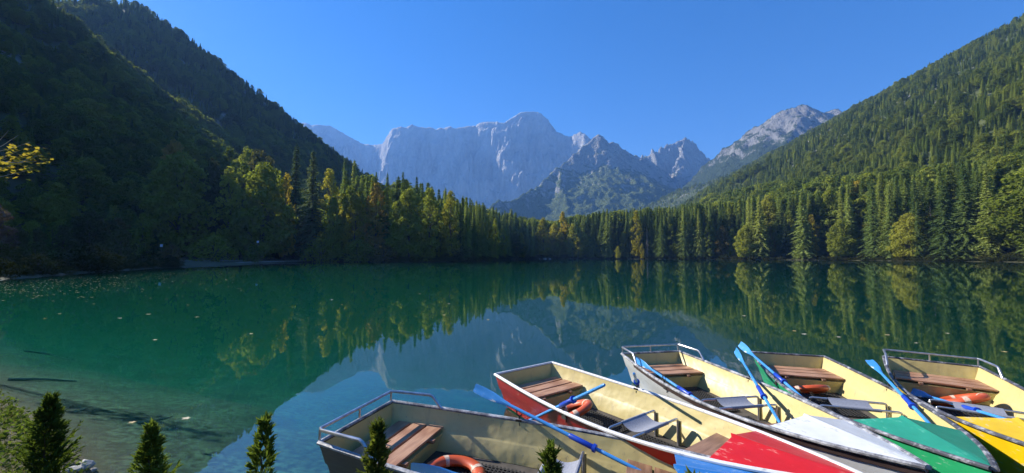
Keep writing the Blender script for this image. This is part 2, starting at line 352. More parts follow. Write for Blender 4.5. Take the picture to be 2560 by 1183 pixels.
# the right-hand ridge with bare summit
RR = [[at(1600, 560, 2900), at(1680, 515, 2750), at(1700, 490, 2700), at(1740, 440, 2600), at(1780, 396, 2500), at(1815, 368, 2440), at(1850, 345, 2400), at(1880, 320, 2350), at(1910, 302, 2330), at(1935, 288, 2310), at(1960, 274, 2300), at(1985, 266, 2290), at(2010, 262, 2280), at(2030, 267, 2270), at(2048, 278, 2260), at(2062, 283, 2250), at(2078, 276, 2240), at(2092, 271, 2230), at(2100, 282, 2230), at(2130, 296, 2220), at(2250, 300, 2200), at(2450, 330, 2150)],
      [at(2010, 264, 2280), at(1985, 310, 2150), at(1960, 370, 1980), at(1930, 430, 1800)], [at(2062, 284, 2250), at(2040, 330, 2080), at(2010, 380, 1900)], [at(1850, 346, 2400), at(1830, 400, 2280), at(1790, 460, 2150)]]
def rr_fn(X, Y):
    w = fbm(X/90, Y/90, 101, 5)*30
    z = skeleton(X, Y, RR[0], 1.05, .7, 260)
    for r in RR[1:]: z = np.maximum(z, skeleton(X + w, Y + w, r, 1.1))
    top = np.clip((at(2010, 262, 2280)[2] - z)/160, .2, 1)
    return z + (ridged(X/80, Y/80, 103, 5)-.62)*50*top + (ridged(X/26, Y/26, 105, 3)-.6)*24
mountain('bare_topped_ridge', 'grey ridge with a bare white limestone top behind the right forest slope', 600, 3400, 1500, 3300, 11, rr_fn, ROCK_RIGHT)

# ------------------------------------------------------------------ the lake
m, nt, out = new_mat('lake_water')
fr = N(nt, 'ShaderNodeFresnel'); fr.inputs['IOR'].default_value = 1.85
geo = N(nt, 'ShaderNodeNewGeometry')
r1 = noise(nt, 2.2, 3, .5, vec=geo.outputs['Position'], stretch=(1, .6, 1)); r2 = noise(nt, .35, 2, .5, vec=geo.outputs['Position'])
ad = N(nt, 'ShaderNodeMath', operation='MULTIPLY_ADD'); L(nt, r2, ad.inputs[0]); ad.inputs[1].default_value = 2.0; L(nt, r1, ad.inputs[2])
nb = bump(nt, ad.outputs[0], .25, .0035)
gl = N(nt, 'ShaderNodeBsdfGlossy'); gl.inputs['Roughness'].default_value = .012; L(nt, nb, gl.inputs['Normal']); gl.inputs[0].default_value = (.95, .97, 1, 1)
L(nt, nb, fr.inputs['Normal'])
ir = N(nt, 'ShaderNodeMapRange'); L(nt, geo.outputs['Backfacing'], ir.inputs[0]); ir.inputs[3].default_value = 1.85; ir.inputs[4].default_value = 1/1.85   # sunlight enters and leaves alike
L(nt, ir.outputs[0], fr.inputs['IOR'])
tr = N(nt, 'ShaderNodeBsdfTransparent')
mx = N(nt, 'ShaderNodeMixShader'); L(nt, fr.outputs[0], mx.inputs[0]); L(nt, tr.outputs[0], mx.inputs[1]); L(nt, gl.outputs[0], mx.inputs[2]); L(nt, mx.outputs[0], out.inputs[0])
va = N(nt, 'ShaderNodeVolumeAbsorption'); va.inputs['Density'].default_value = .34; va.inputs['Color'].default_value = (.02, .78, .70, 1)
vs = N(nt, 'ShaderNodeVolumeScatter'); vs.inputs['Density'].default_value = .0145; vs.inputs['Color'].default_value = (.12, .90, .74, 1); vs.inputs['Anisotropy'].default_value = .2
av = N(nt, 'ShaderNodeAddShader'); L(nt, va.outputs[0], av.inputs[0]); L(nt, vs.outputs[0], av.inputs[1]); L(nt, av.outputs[0], out.inputs['Volume'])
WATER = m
c0 = SHORE.mean(0)
ring = []
for i in range(len(SHORE)):
    a, b, c = SHORE[i-1], SHORE[i], SHORE[(i+1) % len(SHORE)]
    t = (c-a)/np.linalg.norm(c-a); nrm = np.array([t[1], -t[0]]); w = 1.2 if np.hypot(*b) < 30 else 3.0
    q = b + nrm*w
    if shore_sd(np.array([q[0]]), np.array([q[1]]))[0] < 0: q = b - nrm*w
    ring.append(q)
mb = MB(); n = len(ring)
mb.add([(p[0], p[1], 0) for p in ring] + [(p[0], p[1], -14) for p in ring], [tuple(range(n-1, -1, -1)), tuple(range(n, 2*n))] + [(i, (i+1) % n, n+(i+1) % n, n+i) for i in range(n)])
lake = mb.build('lake_water', WATER); tag(lake, 'still emerald green lake mirroring the mountains', kind='structure')
import bmesh
bm = bmesh.new(); bm.from_mesh(lake.data); bmesh.ops.recalc_face_normals(bm, faces=bm.faces); bm.to_mesh(lake.data); bm.free()

# ------------------------------------------------------------------ haze
m, nt, out = new_mat('haze')
pv = N(nt, 'ShaderNodeVolumePrincipled'); pv.inputs['Color'].default_value = (.21, .45, 1.0, 1); pv.inputs['Density'].default_value = 1.3e-4; pv.inputs['Anisotropy'].default_value = .12
pv.inputs['Density Attribute'].default_value = ''; pv.inputs['Temperature Attribute'].default_value = ''
L(nt, pv.outputs[0], out.inputs['Volume'])
mb = MB(); mb.box((0, 1600, 915), (13000, 11000, 1880))
hz = mb.build('haze', m); tag(hz, 'thin blue morning haze filling the valley', kind='stuff')
# ------------------------------------------------------------------ trees
BARK = simple('bark', (.11, .085, .065), .9, 0, .4, 3, .05)
PALE_BARK = simple('pale_bark', (.42, .39, .35), .9, 0, .3, 3, .03)
DEAD = simple('dead_twigs', (.30, .25, .21), .9, 0, .3, 3)
SPRUCE = foliage('spruce_needles', [(0, (0.102, 0.162, 0.054)), (.4, (0.210, 0.282, 0.082)), (.75, (0.336, 0.402, 0.114)), (1, (0.456, 0.492, 0.132))], .38, .35)
FIR = foliage('fir_needles', [(0, (0.103, 0.149, 0.075)), (1, (0.230, 0.276, 0.138))], .36, .35)
LEAF = foliage('green_leaves', [(0, (.13, .18, .038)), (.5, (.24, .29, .055)), (1, (.36, .39, .07))], .48, .3)
LEAF_DULL = foliage('dull_green_leaves', [(0, (.09, .11, .048)), (.6, (.15, .155, .06)), (1, (.24, .18, .075))], .42, .3)
LEAF_LIME = foliage('lime_leaves', [(0, (0.286, 0.330, 0.061)), (.5, (0.418, 0.440, 0.083)), (1, (0.572, 0.506, 0.099))], .52, .3)
LEAF_YELLOW = foliage('yellow_leaves', [(0, (.34, .33, .05)), (.5, (.48, .42, .06)), (1, (.60, .47, .07))], .52, .3)
LEAF_ORANGE = foliage('orange_leaves', [(0, (.34, .25, .07)), (.5, (.44, .28, .075)), (1, (.50, .38, .10))], .48, .3)
LEAF_GREY = foliage('grey_pink_leaves', [(0, (0.130, 0.100, 0.085)), (1, (0.220, 0.170, 0.140))], .3, .3)

def tri_soup(name, T, mat):
    """T: (n,3,3) triangles"""
    T = np.asarray(T, np.float32); return np_mesh(name, T.reshape(-1, 3), np.arange(len(T)*3).reshape(-1, 3), mat)
def spruce_crown(seed, h=30.0, R=4.3, base=.10, dens=1.0, name='crown'):
    r = random.Random(seed); T = []
    z = h*base; ph = 0
    while z < h*.985:
        f = (z - h*base)/(h*(1-base)); rad = R*((1-f)**.95)*(.76 + .44*r.random()) + .06
        if f < .12: rad *= .55 + f*3.7
        nb = max(4, int((6 + 4*(1-f))*dens)); ph += r.random()*2
        for k in range(nb):
            if r.random() < .10: continue
            a = ph + 2*math.pi*(k + r.uniform(-.3, .3))/nb; ln = rad*r.uniform(.62, 1.14)
            ca, sa = math.cos(a), math.sin(a); droop = ln*(.10 + .38*(1-f)); tipup = .10*ln
            ns = max(3, int(3 + ln*2.3))
            for q in range(ns):
                u = (q + .5 + r.uniform(-.3, .3))/ns; u = max(.08, min(1, u))
                bx = ln*u; bz = z - droop*u*u*1.25 + tipup*u**4 + r.uniform(-.12, .12)
                c = Vector((ca*bx, sa*bx, bz)); s = (.34 + .36*(1-u))*(.75 + .08*ln)*r.uniform(.75, 1.25)
                for sd in (-1, 1):
                    fa = a + sd*r.uniform(.45, 1.15); w = s*r.uniform(.28, .5)
                    d = Vector((math.cos(fa), math.sin(fa), -r.uniform(.15, .75))).normalized()*s*1.5
                    p = Vector((-math.sin(fa), math.cos(fa), r.uniform(-.5, .5))).normalized()*w
                    T.append((c + p, c - p, c + d))
        z += h*.021*(.8 + .5*r.random())*(1.25 - .55*f)
    for k in range(5):
        a = k*1.26; T.append((Vector((0, 0, h*1.0)), Vector((math.cos(a)*.22, math.sin(a)*.22, h*.965)), Vector((math.cos(a+1.2)*.22, math.sin(a+1.2)*.22, h*.96))))
    return tri_soup(name, T, SPRUCE)
def limb(mb, p0, p1, r0, r1, r, seg=5, wob=.08, n=6):
    p0, p1 = Vector(p0), Vector(p1); ln = (p1-p0).length
    path = [p0.lerp(p1, i/seg) + (Vector((r.uniform(-1, 1), r.uniform(-1, 1), r.uniform(-.4, .4)))*ln*wob if 0 < i < seg else Vector()) for i in range(seg+1)]
    mb.tube(path, [r0 + (r1-r0)*i/seg for i in range(seg+1)], n, False)
def spruce_trunk(seed, h=30.0, mat=BARK):
    r = random.Random(seed); mb = MB(); limb(mb, (0, 0, -.6), (0, 0, h*.97), .34, .03, r, 8, .002, 7)
    for k in range(10):
        a = r.random()*6.28; z = h*r.uniform(.06, .2); q = r.uniform(.8, 1.9); mb.tube([(0, 0, z), (math.cos(a)*q, math.sin(a)*q, z-.25*q)], [.04, .012], 4, False)
    return mb.mesh('trunk', mat, True)
def leaf_cloud(clumps, r, per, size, flat=.6):
    """leaf-sized faces on the shells of many clumps; clumps: (centre, (rx,ry,rz))"""
    T = []
    for c, rad in clumps:
        c = Vector(c); n = int(per*(rad[0]*rad[1]*rad[2])**(2/3.))
        for k in range(max(8, n)):
            v = Vector((r.gauss(0, 1), r.gauss(0, 1), r.gauss(0, 1)))
            if v.length < .01: continue
            v.normalize(); v.z = v.z*.9 + .1; q = r.uniform(.62, 1.08)
            p = c + Vector((v.x*rad[0], v.y*rad[1], v.z*rad[2]))*q
            nn = (v*.7 + Vector((r.uniform(-1, 1), r.uniform(-1, 1), r.uniform(-.3, 1.1)))).normalized()
            t = nn.cross(Vector((r.uniform(-1, 1), r.uniform(-1, 1), r.uniform(-1, 1)))); 
            if t.length < .05: continue
            t.normalize(); b = nn.cross(t); s = size*r.uniform(.6, 1.35)
            T.append((p + t*s, p - t*s*.45 + b*s*.62, p - t*s*.45 - b*s*.62))
            T.append((p - t*s*.8 + b*s*.15, p + t*s*.35 - b*s*.6, p + t*s*.5 + b*s*.5))
    return T
def broad_skeleton(seed, h, w, low, nclump):
    r = random.Random(seed); cl = []; limbs = []
    for k in range(nclump):
        f = (k + r.random())/nclump; z = h*(low + (0.94-low)*f)
        prof = math.sin(math.pi*min(1, (f*.82 + .16)))**.75
        a = k*2.4 + r.uniform(-.5, .5); q = w*prof*r.uniform(.35, 1.0); s = w*r.uniform(.20, .36)*(1.1 - .35*f)
        c = (math.cos(a)*q, math.sin(a)*q, z); cl.append((c, (s*r.uniform(.9, 1.4), s*r.uniform(.9, 1.4), s*r.uniform(.6, .9))))
        limbs.append(((0, 0, max(h*.12, z - q*.9 - h*.06)), c))
    cl.append(((0, 0, h*.95), (w*.26, w*.26, w*.25)))
    return r, cl, limbs
def broad_tree(seed, h=16.0, w=4.6, low=.16, nclump=44, per=60, size=.36):
    r, cl, limbs = broad_skeleton(seed, h, w, low, nclump)
    crown = tri_soup('crown', leaf_cloud(cl, r, per, size), LEAF)
    mb = MB(); limb(mb, (0, 0, -.6), (r.uniform(-.3, .3), r.uniform(-.3, .3), h*.88), h*.016+.05, .04, r, 7, .02, 7)
    for a, b in limbs[::2]: limb(mb, a, b, .09, .02, r, 4, .07, 5)
    return crown, mb.mesh('trunk', BARK, True)
SPR = [(spruce_crown(10+i, 30, R, b, d), spruce_trunk(30+i)) for i, (R, b, d) in enumerate([(4.9, .06, 1.0), (4.1, .05, 1.0), (5.4, .05, .95), (3.8, .06, .95), (4.5, .08, .95), (5.8, .07, 1.0)])]
BRD = [broad_tree(50+i, h, w, lo, nc) for i, (h, w, lo, nc) in enumerate([(18, 4.8, .08, 50), (18, 6.0, .10, 56), (18, 3.7, .06, 46), (18, 5.3, .14, 46)])]
LEAF_DARK = foliage('undergrowth_leaves', [(0, (.03, .04, .014)), (.5, (.06, .075, .022)), (1, (.13, .12, .04))], .35, .3)  # darker green for undergrowth and low bushes
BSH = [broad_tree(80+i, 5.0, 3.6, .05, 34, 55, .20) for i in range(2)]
for q in BSH: q[0].materials[0] = LEAF_DARK
dead_mb = MB(); _r = random.Random(5); limb(dead_mb, (0, 0, -.5), (0, 0, 28), .3, .03, _r, 8, .003, 7)
for k in range(300):
    a = _r.random()*6.28; z = 3 + 24.5*_r.random(); q = (1.0 - z/30)*3.1*_r.uniform(.5, 1.1); dead_mb.tube([(0, 0, z), (math.cos(a)*q*.6, math.sin(a)*q*.6, z-.12*q), (math.cos(a)*q, math.sin(a)*q, z-.42*q)], [.05, .03, .012], 3, False)

SHEET_CACHE = {}
def plant(kind, var, x, y, h, mat, label, name, cat='tree', group=None, rz=None, wide=1.0, trunk_mat=None, z=None):
    base_h = {'spruce': 30.0, 'broad': 18.0, 'bush': 5.0}[kind]
    crown, trunk = {'spruce': SPR, 'broad': BRD, 'bush': BSH}[kind][var]
    if z is None: z = gz(x, y) - .05
    e = empty(name, (x, y, z), random.uniform(0, 6.28) if rz is None else rz); s = h/base_h; e.scale = (s*wide, s*wide, s)
    t = link('trunk', trunk, e); c = link('crown', crown, e)
    if mat is not None: c.material_slots[0].link = 'OBJECT'; c.material_slots[0].material = mat
    if trunk_mat is not None: t.material_slots[0].link = 'OBJECT'; t.material_slots[0].material = trunk_mat
    tag(e, label, cat, group); return e
TREELINE = np.array([(0, 330), (300, 380), (700, 380), (840, 402), (860, 398), (890, 402), (930, 432), (960, 445), (1000, 432), (1040, 450), (1090, 455), (1130, 470), (1170, 492), (1220, 508), (1250, 520), (1290, 518), (1330, 550), (1380, 560), (1440, 545), (1480, 538), (1510, 512), (1560, 515), (1600, 522), (1640, 505), (1680, 497), (1720, 492), (1760, 482), (1800, 490), (1840, 476), (1900, 466), (1950, 460), (2000, 452), (2050, 446), (2150, 440), (2250, 428), (2400, 408), (2500, 395), (2560, 385), (2800, 360)], float)
def pxx(x, y): return 1280 + F_PX*x/y
def top_h(x, y, z, py):
    """tree height that reaches the forest's upper edge as seen across the lake"""
    return at(pxx(x, y), py, y)[2] - z
# featured trees: (px, top py, depth, kind, variant, material, width, label, name)
FEATURED = [
    (425, 352, 172, 'broad', 0, LEAF_ORANGE, .85, 'rusty orange tree highest above the pale green crown on the shaded left slope', 'beech_tree'),
    (445, 385, 150, 'broad', 1, LEAF_LIME, 1.0, 'bright pale green round tree below the rusty orange crown, left slope', 'ash_tree'),
    (398, 402, 150, 'broad', 2, LEAF_LIME, .8, 'small pale green crown touching the left side of the bright round tree', 'ash_tree'),
    (525, 402, 165, 'broad', 3, LEAF_DULL, .75, 'brownish olive crown between the bright round tree and the lit maples', 'beech_tree'),
    (570, 415, 158, 'broad', 2, LEAF_LIME, .95, 'narrow sunlit green tree with drooping tiers on the left shore slope', 'lime_tree'),
    (565, 368, 215, 'broad', 0, LEAF, .7, 'small dark green crown alone high on the shaded slope', 'beech_tree'),
    (612, 372, 210, 'broad', 3, LEAF, .8, 'dark olive crown high behind the lit maples', 'beech_tree'),
    (640, 382, 195, 'broad', 1, LEAF_DULL, .9, 'brown green broad crown high behind the lit maples', 'beech_tree'),
    (603, 400, 180, 'broad', 2, LEAF, .9, 'grey green upright tree behind the narrow sunlit tree', 'ash_tree'),
    (655, 412, 160, 'broad', 1, LEAF_LIME, 1.1, 'large sunlit yellow green maple left of the two tall firs', 'maple_tree'),
    (735, 358, 190, 'spruce', 0, FIR, .95, 'tall fir with pointed top, left one of the two tall firs', 'fir_tree'),
    (778, 374, 172, 'spruce', 5, FIR, 1.1, 'tall broad fir with open drooping branches, right one of the two tall firs', 'fir_tree'),
    (822, 420, 176, 'broad', 2, LEAF_LIME, .85, 'slim yellow green tree just right of the two tall firs', 'ash_tree'),
    (712, 432, 168, 'broad', 2, LEAF_YELLOW, .6, 'small yellowish crown left of the fir with open branches', 'ash_tree'),
    (858, 392, 250, 'spruce', 1, SPRUCE, .8, 'dark spruce at the left of the group on the skyline below the hill', 'spruce_tree'),
    (882, 398, 245, 'spruce', 2, SPRUCE, .85, 'dark spruce at the right of the group on the skyline below the hill', 'spruce_tree'),
    (918, 430, 240, 'spruce', 3, SPRUCE, .85, 'small dark spruce on the skyline left of the orange tree', 'spruce_tree'),
    (938, 428, 238, 'spruce', 1, SPRUCE, .8, 'second small dark spruce on the skyline left of the orange tree', 'spruce_tree'),
    (832, 488, 166, 'broad', 0, LEAF_LIME, .6, 'small lime crown low at the dark edge right of the firs', 'maple_tree'),
    (875, 465, 178, 'broad', 3, LEAF, .7, 'green crown in the gap between the skyline spruces and the yellow maple', 'beech_tree'),
    (888, 482, 172, 'broad', 0, LEAF_YELLOW, .85, 'yellow green maple left of the orange topped tree', 'maple_tree'),
    (938, 455, 174, 'broad', 2, LEAF_ORANGE, 1.0, 'orange topped tree leaning on a dark spruce by the near point', 'maple_tree'),
    (966, 430, 178, 'spruce', 0, SPRUCE, .8, 'dark spruce right behind the orange topped tree', 'spruce_tree'),
    (1005, 428, 195, 'spruce', 1, SPRUCE, .8, 'slim dark spruce standing free on the skyline of the near point', 'spruce_tree'),
    (1040, 440, 188, 'spruce', 4, SPRUCE, .85, 'spruce behind the large sunlit maple of the near point', 'spruce_tree'),
    (1022, 475, 168, 'broad', 1, LEAF_LIME, 1.0, 'large sunlit lime green maple on the near point', 'maple_tree'),
    (1075, 468, 172, 'broad', 2, LEAF, 1.0, 'green maple right of the large lime green one on the near point', 'maple_tree'),
    (1125, 475, 178, 'broad', 2, LEAF_LIME, .8, 'lime green crown at the right end of the maples on the near point', 'maple_tree'),
    (1238, 545, 236, 'broad', 2, LEAF_LIME, .65, 'thin bright green tree lit between the dark spruces at the inlet', 'lime_tree'),
    (1358, 545, 378, 'broad', 0, LEAF_YELLOW, .9, 'yellow tree at the left end of the yellow group across the inlet', 'larch_tree'),
    (1385, 560, 386, 'broad', 3, LEAF_LIME, 1.0, 'yellow green round tree second in the yellow group across the inlet', 'maple_tree'),
    (1408, 528, 384, 'broad', 2, LEAF_YELLOW, .9, 'tallest bright yellow tree of the group across the inlet', 'larch_tree'),
    (1400, 580, 376, 'broad', 1, LEAF_YELLOW, .9, 'low bright yellow tree in front of the tallest yellow one', 'maple_tree'),
    (1432, 560, 372, 'broad', 0, LEAF_LIME, .9, 'olive yellow tree right of the tallest yellow one', 'maple_tree'),
    (1445, 595, 362, 'broad', 3, LEAF_YELLOW, 1.0, 'low spreading yellow tree leaning over the water across the inlet', 'willow_tree'),
    (1592, 525, 345, 'broad', 2, LEAF_YELLOW, .7, 'pale yellow crown among the dark spruces right of the inlet', 'birch_tree'),
    (1605, 608, 337, 'broad', 2, LEAF_YELLOW, .8, 'little golden tree at the water beside the dead grey spruce', 'birch_tree'),
    (1545, 615, 342, 'broad', 0, LEAF_LIME, .9, 'low pale green bushy tree at the water under tall spruces', 'willow_tree'),
    (1678, 560, 332, 'broad', 2, LEAF_LIME, 1.0, 'tall pale green tree reaching the water right of the dead grey spruce', 'lime_tree'),
    (1770, 560, 308, 'broad', 2, LEAF_LIME, .9, 'tall pale green tree left of the round orange tinged maple', 'lime_tree'),
    (1806, 566, 306, 'broad', 1, LEAF_ORANGE, .85, 'round orange tinged maple on the far right shore', 'maple_tree'),
    (1830, 575, 302, 'broad', 0, LEAF_LIME, .8, 'lime green tree right of the round orange tinged maple', 'maple_tree'),
    (1926, 562, 290, 'broad', 2, LEAF_ORANGE, .7, 'thin orange tree left of the tall grey green fir at the water', 'birch_tree'),
    (1975, 530, 282, 'broad', 0, LEAF_LIME, .9, 'olive green maple beside the tall grey green fir at the water', 'maple_tree'),
    (2032, 535, 270, 'broad', 2, LEAF_YELLOW, .85, 'yellow tree with layered branches on the far right shore', 'birch_tree'),
    (1925, 490, 300, 'broad', 1, LEAF_LIME, .8, 'yellowish broad crown raised among spruces above the shore', 'maple_tree'),
    (2150, 455, 270, 'broad', 1, LEAF_YELLOW, .8, 'yellow orange crown on the edge of the slope above the spruces', 'maple_tree'),
    (2080, 470, 270, 'broad', 0, LEAF_LIME, .8, 'lime crown above the yellow layered tree', 'maple_tree'),
    (2390, 590, 205, 'broad', 0, LEAF_YELLOW, .6, 'small yellow tree deep in shade near the right shore', 'maple_tree'),
    (2548, 500, 190, 'broad', 3, LEAF_ORANGE, .8, 'orange brown tree at the right edge above the dark shore', 'beech_tree'),
    (2505, 528, 188, 'spruce', 1, SPRUCE, 1.0, 'young pale spruce standing out at the dark right shore', 'spruce_tree'),
    (2165, 565, 232, 'spruce', 3, SPRUCE, 1.0, 'lit slim young spruce in the dark gap of the right shore', 'spruce_tree'),
    (1965, 540, 274, 'spruce', 0, FIR, 1.2, 'tall grey green fir reaching down to the water on the far right shore', 'fir_tree'),
]
taken = []
for px, py, Y, kind, var, mat, wide, label, name in FEATURED:
    x, y = (px-1280)/F_PX*Y, Y; z = gz(x, y); z = max(z, .2)
    h = max(5, top_h(x, y, z, py)); w = wide*(1.0 if kind == 'spruce' else max(.82, min(1.0, 17/h)))
    plant(kind, var, x, y, h, mat, label, name, wide=w, z=z-.05); taken.append((x, y, 2.6 if kind == 'spruce' else 3.2))
# dead grey spruce at the water
x, y = (1618-1280)/F_PX*340, 340.0
e = empty('dead_spruce', (x, y, gz(x, y)-.1)); dm = dead_mb.mesh('trunk', DEAD); link('trunk', dm, e); tag(e, 'dead grey leafless spruce at the water right of the inlet', 'tree'); taken.append((x, y, 2))
x, y = (2330-1280)/F_PX*205, 205.0
e = empty('dead_spruce', (x, y, gz(x, y)-.1)); link('trunk', dm, e); tag(e, 'bare grey dead spruce on the dark right shore', 'tree'); taken.append((x, y, 2))

# the woods: jittered spots on land; the front ones become trees of their own, the rest is forest
def spots(x0, x1, y0, y1, st, seed):
    rg = np.random.default_rng(seed); gx, gy = np.meshgrid(np.arange(x0, x1, st), np.arange(y0, y1, st))
    return (gx + rg.uniform(-.42, .42, gx.shape)*st).ravel(), (gy + rg.uniform(-.42, .42, gy.shape)*st).ravel()
sx, sy = spots(-330, 470, 34, 620, 5.4, 11)
sd = shore_sd(sx, sy); px_ = pxx(sx, sy)
ok = (sd > 1.5) & (px_ > -160) & (px_ < 2720) & (np.hypot(sx, sy) > 55)
meadow = (sx > -126) & (sx < -56) & (sy > 52) & (sy < 172) & (sd < np.where(sy > 95, 33, 22))
clear2 = (sd < 3.5) & (sy < 172) & (sx < 0)
inlet = (sx > -6) & (sx < 12) & (sy > 320) & (sd < 6)
ok &= ~meadow & ~clear2 & ~inlet
sx, sy, sd, px_ = sx[ok], sy[ok], sd[ok], px_[ok]
szz = ground(sx, sy)
rg = np.random.default_rng(3)
keep = np.ones(len(sx), bool)
for tx, ty, tr in taken:
    keep &= np.hypot(sx-tx, sy-ty) > tr
    keep &= ~((np.abs(px_ - pxx(tx, ty)) < 13 + 700*tr/ty) & (sy < ty) & (sy > ty-45) & (sd < 40))   # open sight lines across the water to the lit edge trees
sx, sy, sd, px_, szz = sx[keep], sy[keep], sd[keep], px_[keep], szz[keep]
lim = np.interp(px_, TREELINE[:, 0], TREELINE[:, 1])
point = (px_ > 840) & (px_ < 1330)
hh = np.array([top_h(a, b, c, l + (rg.uniform(0, 1)**1.1*85 if pt else -6 + rg.uniform(0, 1)**1.7*52)) for a, b, c, l, pt in zip(sx, sy, szz, lim, point)])
left = px_ < 850
hh = np.where((szz > 22) & ~left & (hh < 16), rg.uniform(8, 17, len(sx)), hh)
hh = np.where(left, rg.uniform(13, 23, len(sx))*np.where(px_ < 160, .45, np.where(px_ < 420, .72, 1)), np.clip(hh, 4, 46)*np.where(rg.random(len(sx)) < .12, .75, 1))
small = hh < 9
keep = ~(small & ~left & (rg.random(len(sx)) < .6)) & ~((px_ < 110) & (sy < 80) & (sx > -92))
broad = np.where(left, rg.random(len(sx)) < .72, rg.random(len(sx)) < .22)
# rank by how openly a tree shows: near the water's edge and near the viewpoint first
rank = sd + .12*np.hypot(sx, sy) + np.where(left, 10, 0)
order = np.argsort(rank); FAR_PTS = []
SEGS = [(200, 'near the left edge'), (480, 'behind the dark shore bushes'), (700, 'behind the gravel beach'), (850, 'around the two tall firs'), (960, 'left of the orange topped tree'), (1060, 'around the large lime maple'), (1180, 'right of the large lime maple'),
    (1330, 'by the inlet'), (1480, 'around the yellow trees'), (1620, 'left of the dead grey spruce'), (1740, 'right of the dead grey spruce'), (1850, 'around the round orange maple'), (2000, 'beside the grey green fir'), (2150, 'around the layered yellow tree'), (2330, 'left of the bare dead spruce'), (2450, 'right of the bare dead spruce'), (9999, 'at the right edge')]
n_s = n_b = 0
for i in order:
    if not keep[i]: continue
    x, y, h = float(sx[i]), float(sy[i]), float(hh[i])
    inview = -20 < px_[i] < 2580
    seg = next(q for lim_, q in SEGS if px_[i] < lim_)
    row = 'at the water' if sd[i] < 7 else 'in the second row' if sd[i] < 16 else 'farther back'
    big = 'tall' if h > 24 else 'middle-sized' if h > 15 else 'low'
    if inview and not broad[i] and n_s < 262 and h > 7:
        n_s += 1
        plant('spruce', int(rg.integers(0, 6)), x, y, h, None, f'{big} dark spruce {row} {seg}', 'spruce_tree', group='spruces of the lakeside wood', wide=float(rg.uniform(.9, 1.2))*max(1, 20/h)**.4)
    elif inview and broad[i] and n_b < 190 and h > 5:
        n_b += 1; q = rg.random()
        if left[i]: mat = LEAF_DULL if q < .6 else None; h = min(h, 20)
        else: mat = None if q < .45 else LEAF_LIME if q < .82 else LEAF_YELLOW; h = min(h*.84, 24)
        hue = 'dull green' if mat is LEAF_DULL else 'green' if mat is None else 'yellow-green' if mat is LEAF_LIME else 'yellow'
        plant('broad', int(rg.integers(0, 4)), x, y, h, mat, f'{big} {hue} leafy tree {row} {seg}', 'broadleaf_tree', group='leafy trees of the lakeside wood', wide=float(rg.uniform(.78, 1.02)))
    else:
        FAR_PTS.append((x, y, float(szz[i]), h, 1 if broad[i] else 0))
# forest on the slopes beyond
def slope_pts(x0, x1, y0, y1, st, seed, fbroad, hlo, hhi):
    a, b = spots(x0, x1, y0, y1, st, seed); s_ = shore_sd(a, b); p = pxx(a, np.maximum(b, 1)); az = np.degrees(np.arctan2(a, b))
    z = ground(a, b); g = np.random.default_rng(seed)
    k = (s_ > 5) & (az > -72) & (az < 62) & ~((a > -335) & (a < 475) & (b > 30) & (b < 625) & (p > -160) & (p < 2720))
    patch = fbm(a/55, b/55, seed+5, 3); dens = np.where(a > 0, np.where(patch > .30, .40, 1), 1.0)
    k &= g.random(len(a)) < dens*.93
    a, b, z, patch = a[k], b[k], z[k], patch[k]
    for X_, Y_, Z_, q in zip(a, b, z, patch): FAR_PTS.append((X_, Y_, Z_, g.uniform(hlo, hhi), 1 if g.random() < fbroad + .35*q else 0))
slope_pts(-760, -100, -60, 900, 6.6, 21, .30, 9, 17)
slope_pts(150, 1120, 60, 1500, 6.2, 22, .22, 6, 15.5)
slope_pts(500, 1250, 1500, 2100, 9.0, 23, .15, 8, 16)
slope_pts(-330, 500, 620, 1500, 10.0, 24, .15, 14, 24)
FP = np.array(FAR_PTS)
far_objs = []
